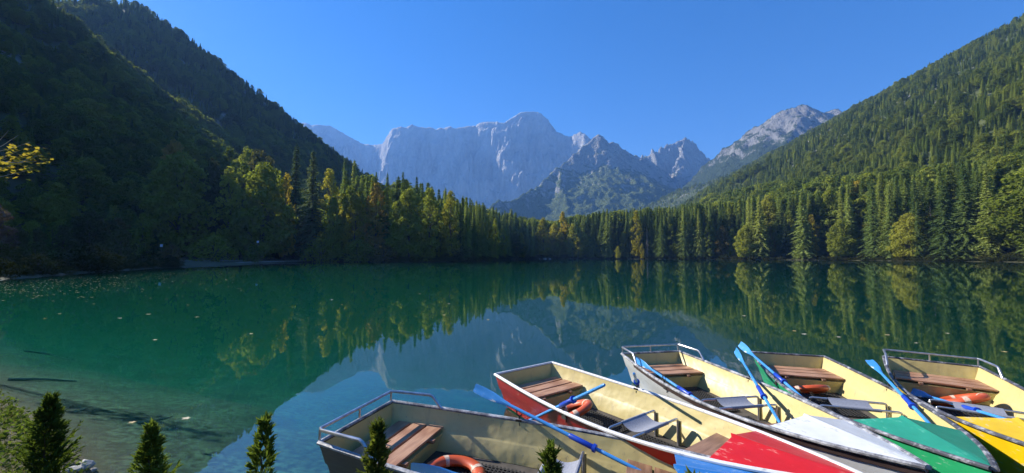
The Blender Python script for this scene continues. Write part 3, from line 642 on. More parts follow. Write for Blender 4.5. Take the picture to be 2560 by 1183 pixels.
def instancer(name, pts, sources, label):
    """one object: many trees of the far forest standing on their points"""
    me = bpy.data.meshes.new(name); me.vertices.add(len(pts)); me.vertices.foreach_set('co', np.asarray(pts[:, :3], np.float32).ravel()); me.update()
    g = np.random.default_rng(99); n = len(pts); isb = pts[:, 4] > .5
    ns = sum(1 for s_ in sources if s_[1] == 30.0); spr_n = max(1, ns)
    idx = np.where(isb, ns + g.integers(0, len(sources)-ns, n), g.integers(0, spr_n, n)).astype(np.int32)
    bh = np.array([s_[1] for s_ in sources])[idx]; sc = pts[:, 3]/bh
    wd = g.uniform(1.15, 1.65, n); S = np.stack([sc*wd, sc*wd, sc], -1).astype(np.float32)
    Rv = np.stack([np.zeros(n), np.zeros(n), g.uniform(0, 6.28, n)], -1).astype(np.float32)
    for nm, ty, arr, key in (('pick', 'INT', idx, 'value'), ('size', 'FLOAT_VECTOR', S, 'vector'), ('turn', 'FLOAT_VECTOR', Rv, 'vector')):
        at_ = me.attributes.new(nm, ty, 'POINT'); at_.data.foreach_set(key, arr.ravel())
    o = link(name, me)
    ng = bpy.data.node_groups.new(name, 'GeometryNodeTree')
    ng.interface.new_socket('Geometry', in_out='INPUT', socket_type='NodeSocketGeometry'); ng.interface.new_socket('Geometry', in_out='OUTPUT', socket_type='NodeSocketGeometry')
    gi = ng.nodes.new('NodeGroupInput'); go = ng.nodes.new('NodeGroupOutput'); ip = ng.nodes.new('GeometryNodeInstanceOnPoints'); jn = ng.nodes.new('GeometryNodeJoinGeometry')
    ip.inputs['Pick Instance'].default_value = True
    for src, _ in reversed(sources):
        oi = ng.nodes.new('GeometryNodeObjectInfo'); oi.inputs['Object'].default_value = src; oi.inputs['As Instance'].default_value = True; ng.links.new(oi.outputs['Geometry'], jn.inputs[0])
    def na_(nm, ty):
        a_ = ng.nodes.new('GeometryNodeInputNamedAttribute'); a_.data_type = ty; a_.inputs['Name'].default_value = nm
        return next(q for q in a_.outputs if q.enabled and q.name == 'Attribute')
    ng.links.new(gi.outputs[0], ip.inputs['Points']); ng.links.new(jn.outputs[0], ip.inputs['Instance'])
    ng.links.new(na_('pick', 'INT'), ip.inputs['Instance Index']); ng.links.new(na_('size', 'FLOAT_VECTOR'), ip.inputs['Scale'])
    er = ng.nodes.new('FunctionNodeEulerToRotation'); ng.links.new(na_('turn', 'FLOAT_VECTOR'), er.inputs[0]); ng.links.new(er.outputs[0], ip.inputs['Rotation'])
    ng.links.new(ip.outputs[0], go.inputs[0])
    md = o.modifiers.new('forest', 'NODES'); md.node_group = ng
    tag(o, label, name, kind='stuff'); return o
crowns = {}
for o in list(COL.objects):
    if o.name.startswith('crown') and o.parent is not None: crowns.setdefault(o.data.name, o) if o.material_slots[0].link == 'DATA' else None
SRC = [(crowns[SPR[i][0].name], 30.0) for i in (0, 1, 2, 3, 4) if SPR[i][0].name in crowns] + [(crowns[BRD[i][0].name], 18.0) for i in range(4) if BRD[i][0].name in crowns]
instancer('forest', FP, SRC, 'dense mixed forest covering the slopes on both sides of the lake')
print('trees', n_s, n_b, 'far', len(FP))

# bushes along the left shore
for px, py, Y, w, mat, lab in [(535, 590, 128, 1.15, LEAF, 'large rounded dark bush on the shaded left shore'), (428, 612, 110, .9, LEAF_DULL, 'dark brown low bush left of the large rounded one'),
        (632, 612, 136, .9, LEAF, 'grey low bush right of the large rounded one'), (803, 594, 162, 1.05, LEAF_LIME, 'sunlit rounded pale green bush at the water by the gravel beach'),  # sunlit bush: pale leaves stand in for sun it does not get
        (300, 575, 82, .7, LEAF_DULL, 'narrow tall dark bush at the water on the left shore'), (90, 608, 58, 1.1, LEAF_DULL, 'wide black-green bush overhanging the water near the left edge'),
        (190, 620, 66, 1.0, LEAF_DULL, 'low dark bush right of the wide one near the left edge'), (895, 600, 166, 1.1, LEAF, 'dark green thicket right of the sunlit rounded bush'),
        (1160, 612, 178, 1.0, LEAF_DULL, 'dark thicket at the tip of the near point'), (960, 608, 163, 1.1, LEAF_DULL, 'brownish thicket below the orange topped tree'),
        (1055, 612, 166, 1.1, LEAF, 'green thicket at the foot of the large lime green maple')]:
    x = (px-1280)/F_PX*Y; z = max(gz(x, Y), .1); h = top_h(x, Y, z, py); plant('bush', random.randrange(2), x, Y, h, mat, lab, 'bush', 'bush', wide=w, z=z-.1)
x = (0-1280)/F_PX*50; plant('broad', 3, -66.5, 50, 9.0, LEAF_GREY, 'pale pinkish grey thin tree at the left edge over the water', 'shrub_tree', wide=1.0)

# low undergrowth hiding the foot of the wood all along the waterline
ux, uy = spots(-130, 240, 30, 400, 1.9, 71); us = shore_sd(ux, uy); up_ = pxx(ux, uy)
k = (us > .15) & (us < 5.5) & (fbm(ux/9, uy/9, 5, 3) > -.18) & (up_ > -60) & (up_ < 2640) & (np.hypot(ux, uy) > 40) & ~((ux < -58) & (uy > 92) & (uy < 171))
ux, uy, us = ux[k], uy[k], us[k]; rg = np.random.default_rng(8)
UP = np.stack([ux, uy, ground(ux, uy) - .15, rg.uniform(.7, 2.1, len(ux))*np.where(rg.random(len(ux)) < .14, 2.0, 1), np.ones(len(ux))], -1)
bush_src = []
for me_, nm in ((BSH[0][0], 0), (BSH[1][0], 1)):
    pass
x, y = -63.0, 50.0
for v in range(2):
    o = plant('bush', v, -58.5 - v*5.5, 49.0 + v*10, 2.4, None, ['low green bush by the pinkish grey tree at the left edge', 'low green bush second from the left edge at the water'][v], 'bush', 'bush'); bush_src.append((next(c for c in o.children if c.name.startswith('crown')), 5.0))
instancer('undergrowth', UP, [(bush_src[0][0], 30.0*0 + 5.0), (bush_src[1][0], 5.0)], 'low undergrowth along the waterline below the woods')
# ------------------------------------------------------------------ rowing boats
CREAM = None
def cream_mat():
    m, nt, out = new_mat('cream_paint')
    big = noise(nt, 1.6, 5, .6); fine = noise(nt, 30, 5, .65); dent = noise(nt, 4.5, 2, .4); drip = noise(nt, 9, 5, .6, stretch=(1, 1, .12))
    c = mixc(nt, ramp(nt, big, [(.35, (0,)*3), (.7, (1,)*3)]), (.53, .43, .175), (.61, .505, .22))
    c = mixc(nt, ramp(nt, drip, [(.58, (0,)*3), (.72, (.55,)*3)]), c, (.36, .29, .16))
    c = mixc(nt, ramp(nt, fine, [(.62, (0,)*3), (.70, (.7,)*3)]), c, (.27, .22, .15))
    principled(nt, out, c, .42, 0, bump(nt, dent, .6, .03)); return m
CREAM = cream_mat()
RED = paint('red_paint', (.58, .016, .010), (.64, .17, .13), .58); RED_DECK = paint('red_deck_paint', (.62, .012, .008), (.66, .18, .14), .58)
WHITE = paint('white_paint', (.66, .66, .66), (.45, .44, .42), .56); GREY_DECK = paint('white_deck_paint', (.68, .69, .70), (.50, .50, .50), .56)
GREEN = paint('green_paint', (.025, .36, .14), (.25, .45, .32), .56); GREEN_DECK = paint('green_deck_paint', (.03, .31, .185), (.10, .40, .27), .58)
YELLOW = paint('yellow_paint', (.78, .50, .008), (.6, .5, .25), .56); NAVY = paint('navy_paint', (.005, .010, .026), (.02, .028, .045), .80, .5)
BLUE_DECK = paint('blue_deck_paint', (.03, .19, .52), (.3, .4, .5), .56)
OAR_BLUE = paint('oar_blue_paint', (.055, .29, .70), (.62, .68, .72), .64, .35, 5); SLEEVE = simple('dark_blue_rubber', (.012, .055, .42), .35, 0, .2, 8)
ORANGE = paint('lifebuoy_orange', (.56, .085, .02), (.62, .40, .28), .70, .45, 6); TAPE = simple('faded_tape', (.55, .40, .30), .6, 0, .35, 30)
STEEL = simple('brushed_steel', (.52, .52, .54), .34, .85, .3, 14, .001); DARK_METAL = simple('dark_fitting', (.06, .055, .05), .5, .6, .4, 30)
PAD = simple('grey_seat_pad', (.26, .27, .31), .8, 0, .2, 60, .001); RUBBER = simple('black_rubber_mat', (.022, .021, .020), .85, 0, .4, 20)
FLOOR_DARK = simple('dirty_boat_floor', (.07, .06, .05), .8, 0, .5, 7)
def worn_rail(name, a, b, lo, hi):
    m, nt, out = new_mat(name); k = noise(nt, 7, 9, .75)
    principled(nt, out, mixc(nt, ramp(nt, k, [(lo, (0,)*3), (hi, (1,)*3)]), a, b), .5, .1, bump(nt, k, .4, .004)); return m
RAIL_GREY = worn_rail('worn_grey_rail', (.12, .12, .135), (.55, .55, .55), .44, .64); RAIL_WHITE = worn_rail('worn_white_rail', (.74, .73, .71), (.30, .29, .30), .58, .70)
RAIL_DARK = worn_rail('worn_dark_rail', (.07, .07, .085), (.50, .50, .52), .50, .68); RUB_BROWN = simple('brown_rub_strip', (.055, .032, .028), .6, 0, .3, 14)
def wood_mat(name, a, b):
    m, nt, out = new_mat(name)
    tc = N(nt, 'ShaderNodeTexCoord'); oi = N(nt, 'ShaderNodeObjectInfo')
    mp = N(nt, 'ShaderNodeMapping'); mp.inputs['Scale'].default_value = (9, .75, 9); L(nt, tc.outputs['Object'], mp.inputs[0])
    ad = N(nt, 'ShaderNodeVectorMath', operation='ADD'); L(nt, mp.outputs[0], ad.inputs[0]); cx = N(nt, 'ShaderNodeCombineXYZ'); mu = N(nt, 'ShaderNodeMath', operation='MULTIPLY'); L(nt, oi.outputs['Random'], mu.inputs[0]); mu.inputs[1].default_value = 40; L(nt, mu.outputs[0], cx.inputs[0]); L(nt, cx.outputs[0], ad.inputs[1])
    wv = N(nt, 'ShaderNodeTexWave', wave_type='RINGS'); wv.inputs['Scale'].default_value = 1.1; wv.inputs['Distortion'].default_value = 5; wv.inputs['Detail'].default_value = 4; wv.inputs['Detail Scale'].default_value = 1.3; L(nt, ad.outputs[0], wv.inputs['Vector'])
    f = noise(nt, 6, 6, .7, vec=ad.outputs[0])
    c = mixc(nt, wv.outputs['Fac'], a, b); c = mixc(nt, ramp(nt, f, [(.3, (.6,)*3), (.7, (0,)*3)]), c, tuple(v*.55 for v in a))
    principled(nt, out, c, .55, 0, bump(nt, wv.outputs['Fac'], .25, .002)); return m
WOOD = wood_mat('larch_plank', (.36, .17, .09), (.55, .31, .18)); WOOD_DARK = wood_mat('weathered_plank', (.22, .115, .07), (.37, .21, .125))

BL = 4.42
def curve(tab, x):
    xs = [p[0] for p in tab]; ys = [p[1] for p in tab]
    i = max(0, min(len(xs)-2, int(np.searchsorted(xs, x)-1)))
    def m_(k):
        if k <= 0: return (ys[1]-ys[0])/(xs[1]-xs[0])
        if k >= len(xs)-1: return (ys[-1]-ys[-2])/(xs[-1]-xs[-2])
        return (ys[k+1]-ys[k-1])/(xs[k+1]-xs[k-1])
    h = xs[i+1]-xs[i]; t = min(1, max(0, (x-xs[i])/h)); t2, t3 = t*t, t*t*t
    return (2*t3-3*t2+1)*ys[i] + (t3-2*t2+t)*h*m_(i) + (-2*t3+3*t2)*ys[i+1] + (t3-t2)*h*m_(i+1)
BEAM = [(0, .60), (.7, .675), (1.6, .72), (2.4, .69), (3.2, .535), (3.8, .325), (4.2, .135), (4.42, .012)]
SHEER = [(0, .52), (1.2, .49), (2.4, .495), (3.4, .54), (4.42, .63)]
CHINE = [(0, .44), (.7, .50), (1.6, .535), (2.4, .50), (3.2, .34), (3.8, .17), (4.2, .05), (4.42, .004)]
CHZ = [(0, .02), (1.6, .0), (2.6, .01), (3.4, .06), (4.0, .17), (4.42, .34)]
def beam(x): return curve(BEAM, x)
def sheer(x): return curve(SHEER, x)
def side(x, z, inset=0.0):
    """half width of the hull side at height z"""
    b, zg, c, zc = beam(x), sheer(x), curve(CHINE, x), curve(CHZ, x)
    t = max(0, min(1, (z-zc)/(zg-zc))); return max(.003, c + (b-c)*t**.85 - inset)
XS = [0, .25, .5, .8, 1.1, 1.4, 1.7, 2.0, 2.3, 2.6, 2.9, 3.15, 3.4, 3.6, 3.8, 3.95, 4.1, 4.22, 4.32, 4.42]
def rake(z): return -.07*(z/.52)
FLOOR = .075
class BoatMeshes: pass
def make_boat_meshes():
    B = BoatMeshes()
    # outer hull with a pressed step along the side
    mb = MB(); rows = []
    for x in XS:
        zg, zc = sheer(x), curve(CHZ, x); zm = zc + (zg-zc)*.52; f = max(0, 1-x/3.9); xr = lambda z: x + rake(z)*max(0, 1-x/.6)
        half = [(xr(zg), beam(x), zg), (xr(zm+.02), side(x, zm+.02), zm+.02), (xr(zm-.012), side(x, zm-.012) - .018*f, zm-.012), (xr(zc), curve(CHINE, x), zc), (x, 0, zc-.05*f)]
        rows.append(half + [(p[0], -p[1], p[2]) for p in half[-2::-1]])
    mb.sheet(rows)
    r0 = rows[0]; mb.add(r0, [tuple(range(len(r0)))])
    B.hull = mb
    # inner side skins, with the same step, and the transom's inner face
    mb = MB(); I = .022
    for sg in (1, -1):
        rows = []
        for x in XS[:-1]:
            zg, zc = sheer(x), curve(CHZ, x); zm = zc + (zg-zc)*.52; f = max(0, 1-x/3.9); xx = max(x, .0) + (.03 if x == 0 else 0)
            zf = max(FLOOR, zc+.02)
            prof = [(zg-.004, 0), (zm+.03, 0), (zm+.012, .012), (zm-.004, .026), (zf, .016)]
            rows.append([(xx + rake(z)*max(0, 1-x/.6), sg*max(.002, side(x, z, I) - d*f), z) for z, d in prof])
        mb.sheet(rows if sg < 0 else rows[::-1])
    B.inner = mb
    mb = MB(); zg = .516
    rows = [[(.03 + rake(z), y*side(0, z, I), z) for y in np.linspace(-1, 1, 9)] for z in (zg, .42, .34, .25, .15, FLOOR)]
    mb.sheet(rows); B.transom = mb
    mb = MB(); rows = []
    for x in XS[:-2]:
        zc = curve(CHZ, x); zf = max(FLOOR, zc+.02); w = side(x, zf, .03)
        rows.append([(x+.02, y*w, zf - .004) for y in (-1, -.5, 0, .5, 1)])
    mb.sheet(rows); B.floor = mb
    # gunwale tube right round, transom cap included
    mb = MB()
    P = [(x + rake(sheer(x))*max(0, 1-x/.6), beam(x)+.004, sheer(x)+.006) for x in XS]
    mb.tube(P, .021, 8, True, 1.25); mb.tube([(p[0], -p[1], p[2]) for p in P], .021, 8, True, 1.25)
    mb.tube([(rake(.52)-.002, y, .527) for y in (-.60, -.2, .2, .60)], .019, 8, True, 1.2)
    B.gunwale = mb
    mb = MB()
    for sg in (1, -1):
        rows = []
        for x in XS[2:]:
            zg = sheer(x)
            rows.append([(x, sg*(side(x, zg-.022)+.008), zg-.022), (x, sg*(side(x, zg-.075)+.012), zg-.075), (x, sg*(side(x, zg-.082)), zg-.082)])
        mb.sheet(rows if sg > 0 else rows[::-1])
    B.rub = mb
    # bow deck: folded sheet with a flat strip along its crown
    mb = MB(); rows = []
    for x in [x for x in np.linspace(3.30, 4.40, 12)]:
        b = beam(x)-.012; zg = sheer(x)+.012; u = (4.42-x)/1.12; cr = .085*u**.9; s = min(.05, b*.6)
        rows.append([(x, -b, zg), (x, -s - (b-s)*.5, zg+cr*.46), (x, -s, zg+cr*.93), (x-.03*u, 0, zg+cr*1.12), (x, s, zg+cr*.93), (x, s + (b-s)*.5, zg+cr*.46), (x, b, zg)])
    mb.sheet(rows)
    a = rows[0]; mb.sheet([[(p[0]+.004, p[1], p[2]-.03) for p in a], a]); B.deck = mb
    # stern locker under the seat
    mb = MB(); z0, z1 = FLOOR, .275
    f1 = [(.70 - .05*(1-(z-z0)/(z1-z0)), y*side(.68, z, .035), z) for z in (z0, .17, z1) for y in (-1, -.5, 0, .5, 1)]
    mb.sheet([f1[10:15], f1[5:10], f1[0:5]])
    mb.sheet([[(x, y*side(x, z1, .03), z1+.002) for y in (-1, -.5, 0, .5, 1)] for x in (.04, .35, .70)])
    B.locker = mb
    mb = MB()
    for y in (-.27, .27): mb.box((.42, y, .296), (.66, .05, .034))
    B.bearer = mb
    B.planks = []
    for x, w in ((.18, .17), (.385, .17), (.60, .19)):
        q = side(x, .33, .045); q2 = side(x+.05, .33, .04); mb = MB()
        V = [(-w/2, -q, 0), (w/2, -q2, 0), (w/2, q2, 0), (-w/2, q, 0)]; t = .024; e = .004
        V = [(a, b, -t/2) for a, b, _ in V] + [(a, b, t/2-e) for a, b, _ in V] + [(a*(1-2*e/w), b*(1-e), t/2) for a, b, _ in V]
        mb.add(V, [(3, 2, 1, 0), (0, 1, 5, 4), (1, 2, 6, 5), (2, 3, 7, 6), (3, 0, 4, 7), (4, 5, 9, 8), (5, 6, 10, 9), (6, 7, 11, 10), (7, 4, 8, 11), (8, 9, 10, 11)])
        B.planks.append((x, .326, mb))
    B.bow_planks = []
    for x, w in ((2.98, .24), (3.24, .24)):
        q = side(x-.1, .36, .04); q2 = side(x+.12, .36, .04); mb = MB(); t = .024; e = .004
        V = [(-w/2, -q, 0), (w/2, -q2, 0), (w/2, q2, 0), (-w/2, q, 0)]
        V = [(a, b, -t/2) for a, b, _ in V] + [(a, b, t/2-e) for a, b, _ in V] + [(a*(1-2*e/w), b*(1-e), t/2) for a, b, _ in V]
        mb.add(V, [(3, 2, 1, 0), (0, 1, 5, 4), (1, 2, 6, 5), (2, 3, 7, 6), (3, 0, 4, 7), (4, 5, 9, 8), (5, 6, 10, 9), (6, 7, 11, 10), (7, 4, 8, 11), (8, 9, 10, 11)])
        B.bow_planks.append((x, .355, mb))
    # rowing seat: two tubes bent down to the floor, slung pad
    mb = MB(); X1, X2, Yh, zs = 2.10, 2.42, .45, .40
    for x in (X1, X2):
        mb.tube([(x, -Yh, FLOOR), (x, -Yh, zs-.03), (x, -Yh+.012, zs-.008), (x, -Yh+.035, zs), (x, Yh-.035, zs), (x, Yh-.012, zs-.008), (x, Yh, zs-.03), (x, Yh, FLOOR)], .0155, 8)
    B.frame = mb
    mb = MB(); rows = []
    for i in range(9):
        u = i/8; x = X1 + (X2-X1)*u; z = zs + .019 - .055*math.sin(math.pi*u); rows.append([(x, y, z) for y in (-.23, -.08, .08, .23)])
    mb.sheet(rows); mb.sheet([[(p[0], p[1], p[2]-.006) for p in r][::-1] for r in rows])
    for x in (X1, X2): mb.tube([(x, -.23, zs), (x, .23, zs)], .0205, 8, False)
    B.pad = mb
    # foot posts: the flat cream uprights beside the seat legs
    mb = MB()
    for x in (X1, X2): mb.box((x, .475, (FLOOR+.37)/2), (.055, .022, .37-FLOOR))
    B.posts = mb
    def mat_grid(x0, x1, hw):
        mb = MB(); c = .045; nx, ny = int((x1-x0)/c), int(2*hw/c)
        for i in range(nx+1): mb.box((x0+i*c, 0, FLOOR+.014), (.017, 2*hw, .014))
        for j in range(ny+1): mb.box((x0+nx*c/2, -hw+j*c, FLOOR+.0145), (nx*c+.017, .017, .013))
        return mb
    B.mats = [mat_grid(.80, 1.80, .40), mat_grid(2.02, 2.88, .36)]
    # stern rail
    mb = MB(); xr = rake(.52); h = .125
    P = [(.62, .655, sheer(.6)+.01), (.50, .65, .545+h*.80), (.46, .645, .535+h), (xr+.03, .605, .53+h), (xr-.012, .575, .53+h), (xr-.012, -.575, .53+h), (xr+.03, -.605, .53+h), (.46, -.645, .535+h), (.50, -.65, .545+h*.80), (.62, -.655, sheer(.6)+.01)]
    mb.tube(P, .0175, 8)
    for y in (-.585, 0, .585): mb.tube([(xr-.006, y, .53), (xr-.006, y, .53+h)], .012, 6, False)
    B.rail = mb
    def oarlock(sg):
        mb = MB(); x, b, z = 1.62, beam(1.62), sheer(1.62)
        mb.box((x, sg*(b-.012), z-.03), (.075, .02, .10)); mb.tube([(x, sg*(b+.005), z+.0), (x, sg*(b+.005), z+.055)], .011, 6)
        for s in (-1, 1): mb.tube([(x, sg*(b+.005), z+.055), (x+s*.03, sg*(b+.005), z+.068), (x+s*.034, sg*(b+.005), z+.12)], .008, 6)
        mb.tube([(x+.01, sg*(b-.03), z-.01), (x+.02, sg*(b-.035), z-.07), (x+.005, sg*(b-.034), z-.13)], .006, 5)
        return mb
    B.locks = [oarlock(1), oarlock(-1)]
    return B
BM = make_boat_meshes()
for k in ('hull', 'inner', 'transom', 'floor', 'gunwale', 'rub', 'deck', 'locker', 'bearer', 'frame', 'pad', 'posts', 'rail'): pass
SHARED = {}
def shared(key, mb, mat, smooth=True):
    k = (key, mat.name)
    if k not in SHARED: SHARED[k] = mb.mesh(key, mat, smooth)
    return SHARED[k]
def make_boat(label, loc, ang, hull, deck, gun, rail, bow_seat, rub=None, trim=0.0, list_=0.0):
    e = empty('rowing_boat', loc, math.radians(ang)); e.rotation_euler = (math.radians(list_), math.radians(trim), math.radians(ang)); tag(e, label, 'rowing boat', 'rowing boats moored at the bank')
    link('hull', shared('hull', BM.hull, hull), e); s = link('inner_side', shared('inner_side', BM.inner, CREAM), e)
    link('transom', shared('transom', BM.transom, CREAM), e); link('boat_floor', shared('boat_floor', BM.floor, FLOOR_DARK), e)
    link('gunwale', shared('gunwale', BM.gunwale, gun), e)
    if rub: link('rub_strip', shared('rub_strip', BM.rub, rub), e)
    link('bow_deck', shared('bow_deck', BM.deck, deck, False), e)
    link('stern_locker', shared('stern_locker', BM.locker, CREAM), e)
    b = link('stern_seat', shared('stern_seat', BM.bearer, WOOD_DARK), e)
    for i, (x, z, mb) in enumerate(BM.planks): p = link('plank', shared('stern_plank_%d' % i, mb, WOOD, False), b); p.location = (x, 0, z)
    if bow_seat:
        bs = empty('bow_seat'); bs.parent = e
        for i, (x, z, mb) in enumerate(BM.bow_planks): p = link('plank', shared('bow_plank_%d' % i, mb, WOOD_DARK, False), bs); p.location = (x, 0, z)
    f = link('rowing_seat', shared('rowing_seat', BM.frame, STEEL), e); link('seat_pad', shared('seat_pad', BM.pad, PAD), f); link('seat_post', shared('seat_post', BM.posts, CREAM, False), f)
    for i, mb in enumerate(BM.mats): link('floor_mat', shared('floor_mat_%d' % i, mb, RUBBER, False), e)
    if rail: link('stern_rail', shared('stern_rail', BM.rail, STEEL), e)
    for i, mb in enumerate(BM.locks): link('oarlock', shared('oarlock_%d' % i, mb, DARK_METAL), e)
    return e
POSE = {1: ((-1.69, 4.63), -19.0), 2: ((.26, 6.69), -54.0), 3: ((2.72, 7.76), -80.2), 4: ((5.25, 7.62), -106.5), 5: ((7.41, 7.11), -125.0)}
BOATS = {}
for i, (lab, hull, deck, gun, rail, bows, rub) in {
    1: ('rowing boat with navy hull, blue bow deck and steel stern rail, nearest the saplings', NAVY, BLUE_DECK, RAIL_GREY, True, True, None),
    2: ('rowing boat with bright red hull and red bow deck', RED, RED_DECK, RAIL_WHITE, False, True, None),
    3: ('rowing boat with white hull, white bow deck and steel stern rail', WHITE, GREY_DECK, RAIL_GREY, True, True, RUB_BROWN),
    4: ('rowing boat with green hull and green bow deck', GREEN, GREEN_DECK, RAIL_DARK, False, False, None),
    5: ('rowing boat with yellow bow deck and steel stern rail, outermost on the right', YELLOW, YELLOW, RAIL_DARK, True, False, None)}.items():
    (x, y), a = POSE[i]; BOATS[i] = make_boat(lab, (x, y, 0), a, hull, deck, gun, rail, bows, rub, 1.0 if i == 1 else 0.0)
bpy.context.view_layer.update()
def in_boat(i, p):
    (x, y), a = POSE[i]; a = math.radians(a); c, s = math.cos(a), math.sin(a)
    return Vector((x + c*p[0] - s*p[1], y + s*p[0] + c*p[1], p[2]))
# oars: local x from blade tip (0) to grip end
OL = 2.25
def oar_meshes():
    sh = MB(); sh.tube([(.42, 0, 0), (.62, 0, 0), (1.3, 0, 0), (2.05, 0, 0)], [.014, .019, .021, .019], 10)
    bl = MB(); prof = [(0, .044, .006), (.02, .054, .006), (.15, .060, .007), (.32, .052, .008), (.45, .031, .011), (.56, .020, .015)]
    rows = []
    for x, w, t in prof: rows.append([(x, w*math.cos(k*math.pi/6), t*math.sin(k*math.pi/6) + .012*(1-x/.56)*math.cos(k*math.pi/6)**2) for k in range(13)])
    bl.sheet(rows); bl.add(rows[0][:-1], [tuple(range(12))])
    sl = MB(); sl.tube([(1.33, 0, 0), (1.34, 0, 0), (1.60, 0, 0), (1.61, 0, 0)], [.022, .029, .029, .022], 12); sl.tube([(1.60, 0, 0), (1.605, 0, 0), (1.635, 0, 0), (1.64, 0, 0)], [.03, .044, .044, .03], 14)
    gr = MB(); gr.tube([(2.04, 0, 0), (2.06, 0, 0), (2.23, 0, 0), (2.25, 0, 0)], [.016, .0185, .0185, .012], 10)
    return sh.mesh('shaft', OAR_BLUE, True), bl.mesh('blade', OAR_BLUE, True), sl.mesh('sleeve', SLEEVE, True), gr.mesh('grip', OAR_BLUE, True)
OM = oar_meshes()
def oar(blade, grip, label, roll=0.0, clamp=1.0):
    blade, grip = Vector(blade), Vector(grip); d = (grip-blade)
    q = d.to_track_quat('X', 'Z'); e = empty('oar', blade); e.rotation_mode = 'QUATERNION'
    from mathutils import Quaternion
    e.rotation_quaternion = q @ Quaternion((1, 0, 0), math.radians(roll)); s = d.length/OL; e.scale = (s, 1, 1)
    for nm, me in zip(('shaft', 'blade', 'sleeve', 'grip'), OM): link(nm, me, e)
    tag(e, label, 'oar', 'blue oars of the rowing boats')
def thru(i, lock, px_tip, z_tip, length=2.25, z_lock=.585):
    """blade tip seen at a pixel and height, shaft through the boat's oarlock"""
    T = Vector(atz(*px_tip, z_tip)); Lk = in_boat(i, (1.62, lock*(beam(1.62)+.005), z_lock)); d = (Lk-T).normalized(); return T, T + d*length
def via(i, px_grip, z_grip, out):
    """grip end inside the boat, shaft over the oarlock, blade reaching out metres beyond it"""
    G = Vector(atz(*px_grip, z_grip)); Lk = in_boat(i, (1.62, beam(1.62)+.005, .585)); return Lk + (Lk-G).normalized()*out, G
T, G = thru(1, 1, (1187, 969), .72, 2.3); oar(T, G, 'blue oar across the navy boat, blade pointing at the red hull', 70)
P0 = in_boat(2, (1.62, -(beam(1.62)+.005), .585)); G = Vector(atz(1512, 962, 1.02)); d = (P0-G).normalized(); oar(G + d*2.2, G, 'blue oar of the red boat, grip raised, blade dipped between the two near boats', 20)
P0 = in_boat(2, (1.62, beam(1.62)+.005, .585)); G = Vector(at(1585, 934, 5.25)); d = (P0-G).normalized(); oar(G + d*2.2, G, 'blue oar on the far side of the red boat, seen almost end on', 20)
oar(in_boat(3, (.42, -.56, .545)), in_boat(3, (2.6, -.545, .40)), 'blue oar lying along the left side of the white boat', 80)
T, G = via(3, (1950, 1058), .36, .92); oar(T, G, 'blue oar over the right side of the white boat, worn white in the middle', 70)
oar(Vector(atz(1850, 860, .80)), in_boat(4, (2.45, -.60, .44)), 'blue oar lying over the left side of the green boat', 60)
T, G = via(4, (2345, 1082), .42, .88); oar(T, G, 'blue oar over the right side of the green boat', 10)
oar(in_boat(5, (.95, -.42, .20)), in_boat(5, (2.95, .06, .50)), 'blue oar laid inside the yellow boat across its seat', 60)
oar(in_boat(1, (.95, -.50, .40)), in_boat(1, (3.1, -.42, .42)), 'blue oar inside the near side of the navy boat', 80)
# lifebuoys
def buoy_meshes():
    R, r = .27, .062; nu, nv = 40, 12
    V = []; 
    for i in range(nu):
        a = 2*math.pi*i/nu
        for j in range(nv):
            b = 2*math.pi*j/nv; rr_ = R + r*1.15*math.cos(b); V.append((rr_*math.cos(a), rr_*math.sin(a), r*.82*math.sin(b)))
    Fs = [(i*nv+j, ((i+1) % nu)*nv+j, ((i+1) % nu)*nv+(j+1) % nv, i*nv+(j+1) % nv) for i in range(nu) for j in range(nv)]
    mb = MB(); mb.add(V, Fs); ring_ = mb.mesh('ring', ORANGE, True)
    mb = MB(); rows = []
    for a in np.linspace(-.10, .10, 4):
        rows.append([((R + r*1.18*math.cos(b))*math.cos(a), (R + r*1.18*math.cos(b))*math.sin(a), r*.86*math.sin(b)) for b in np.linspace(0, 2*math.pi, 15)])
    mb.sheet(rows); return ring_, mb.mesh('band', TAPE, True)
BU = buoy_meshes()
def lifebuoy(i, p, tilt, rz, label):
    e = empty('lifebuoy', in_boat(i, p)); (xx, yy), a = POSE[i]; e.rotation_euler = (0, math.radians(tilt), math.radians(a + rz)); tag(e, label, 'lifebuoy', 'orange lifebuoys in the boats')
    link('ring', BU[0], e)
    for k in range(4): b = link('band', BU[1], e); b.rotation_euler = (0, 0, k*math.pi/2 + .6)
lifebuoy(1, (1.15, -.02, .135), 4, 10, 'orange lifebuoy on the floor of the navy boat')
lifebuoy(2, (1.10, -.10, .20), -24, 30, 'orange lifebuoy leaning on the locker of the red boat')
lifebuoy(3, (2.72, -.05, .15), 6, 0, 'orange lifebuoy behind the rowing seat of the white boat')
lifebuoy(4, (1.05, -.12, .20), -24, 20, 'orange lifebuoy leaning on the locker of the green boat')
lifebuoy(5, (1.06, .08, .20), -24, 60, 'orange lifebuoy leaning on the locker of the yellow boat')
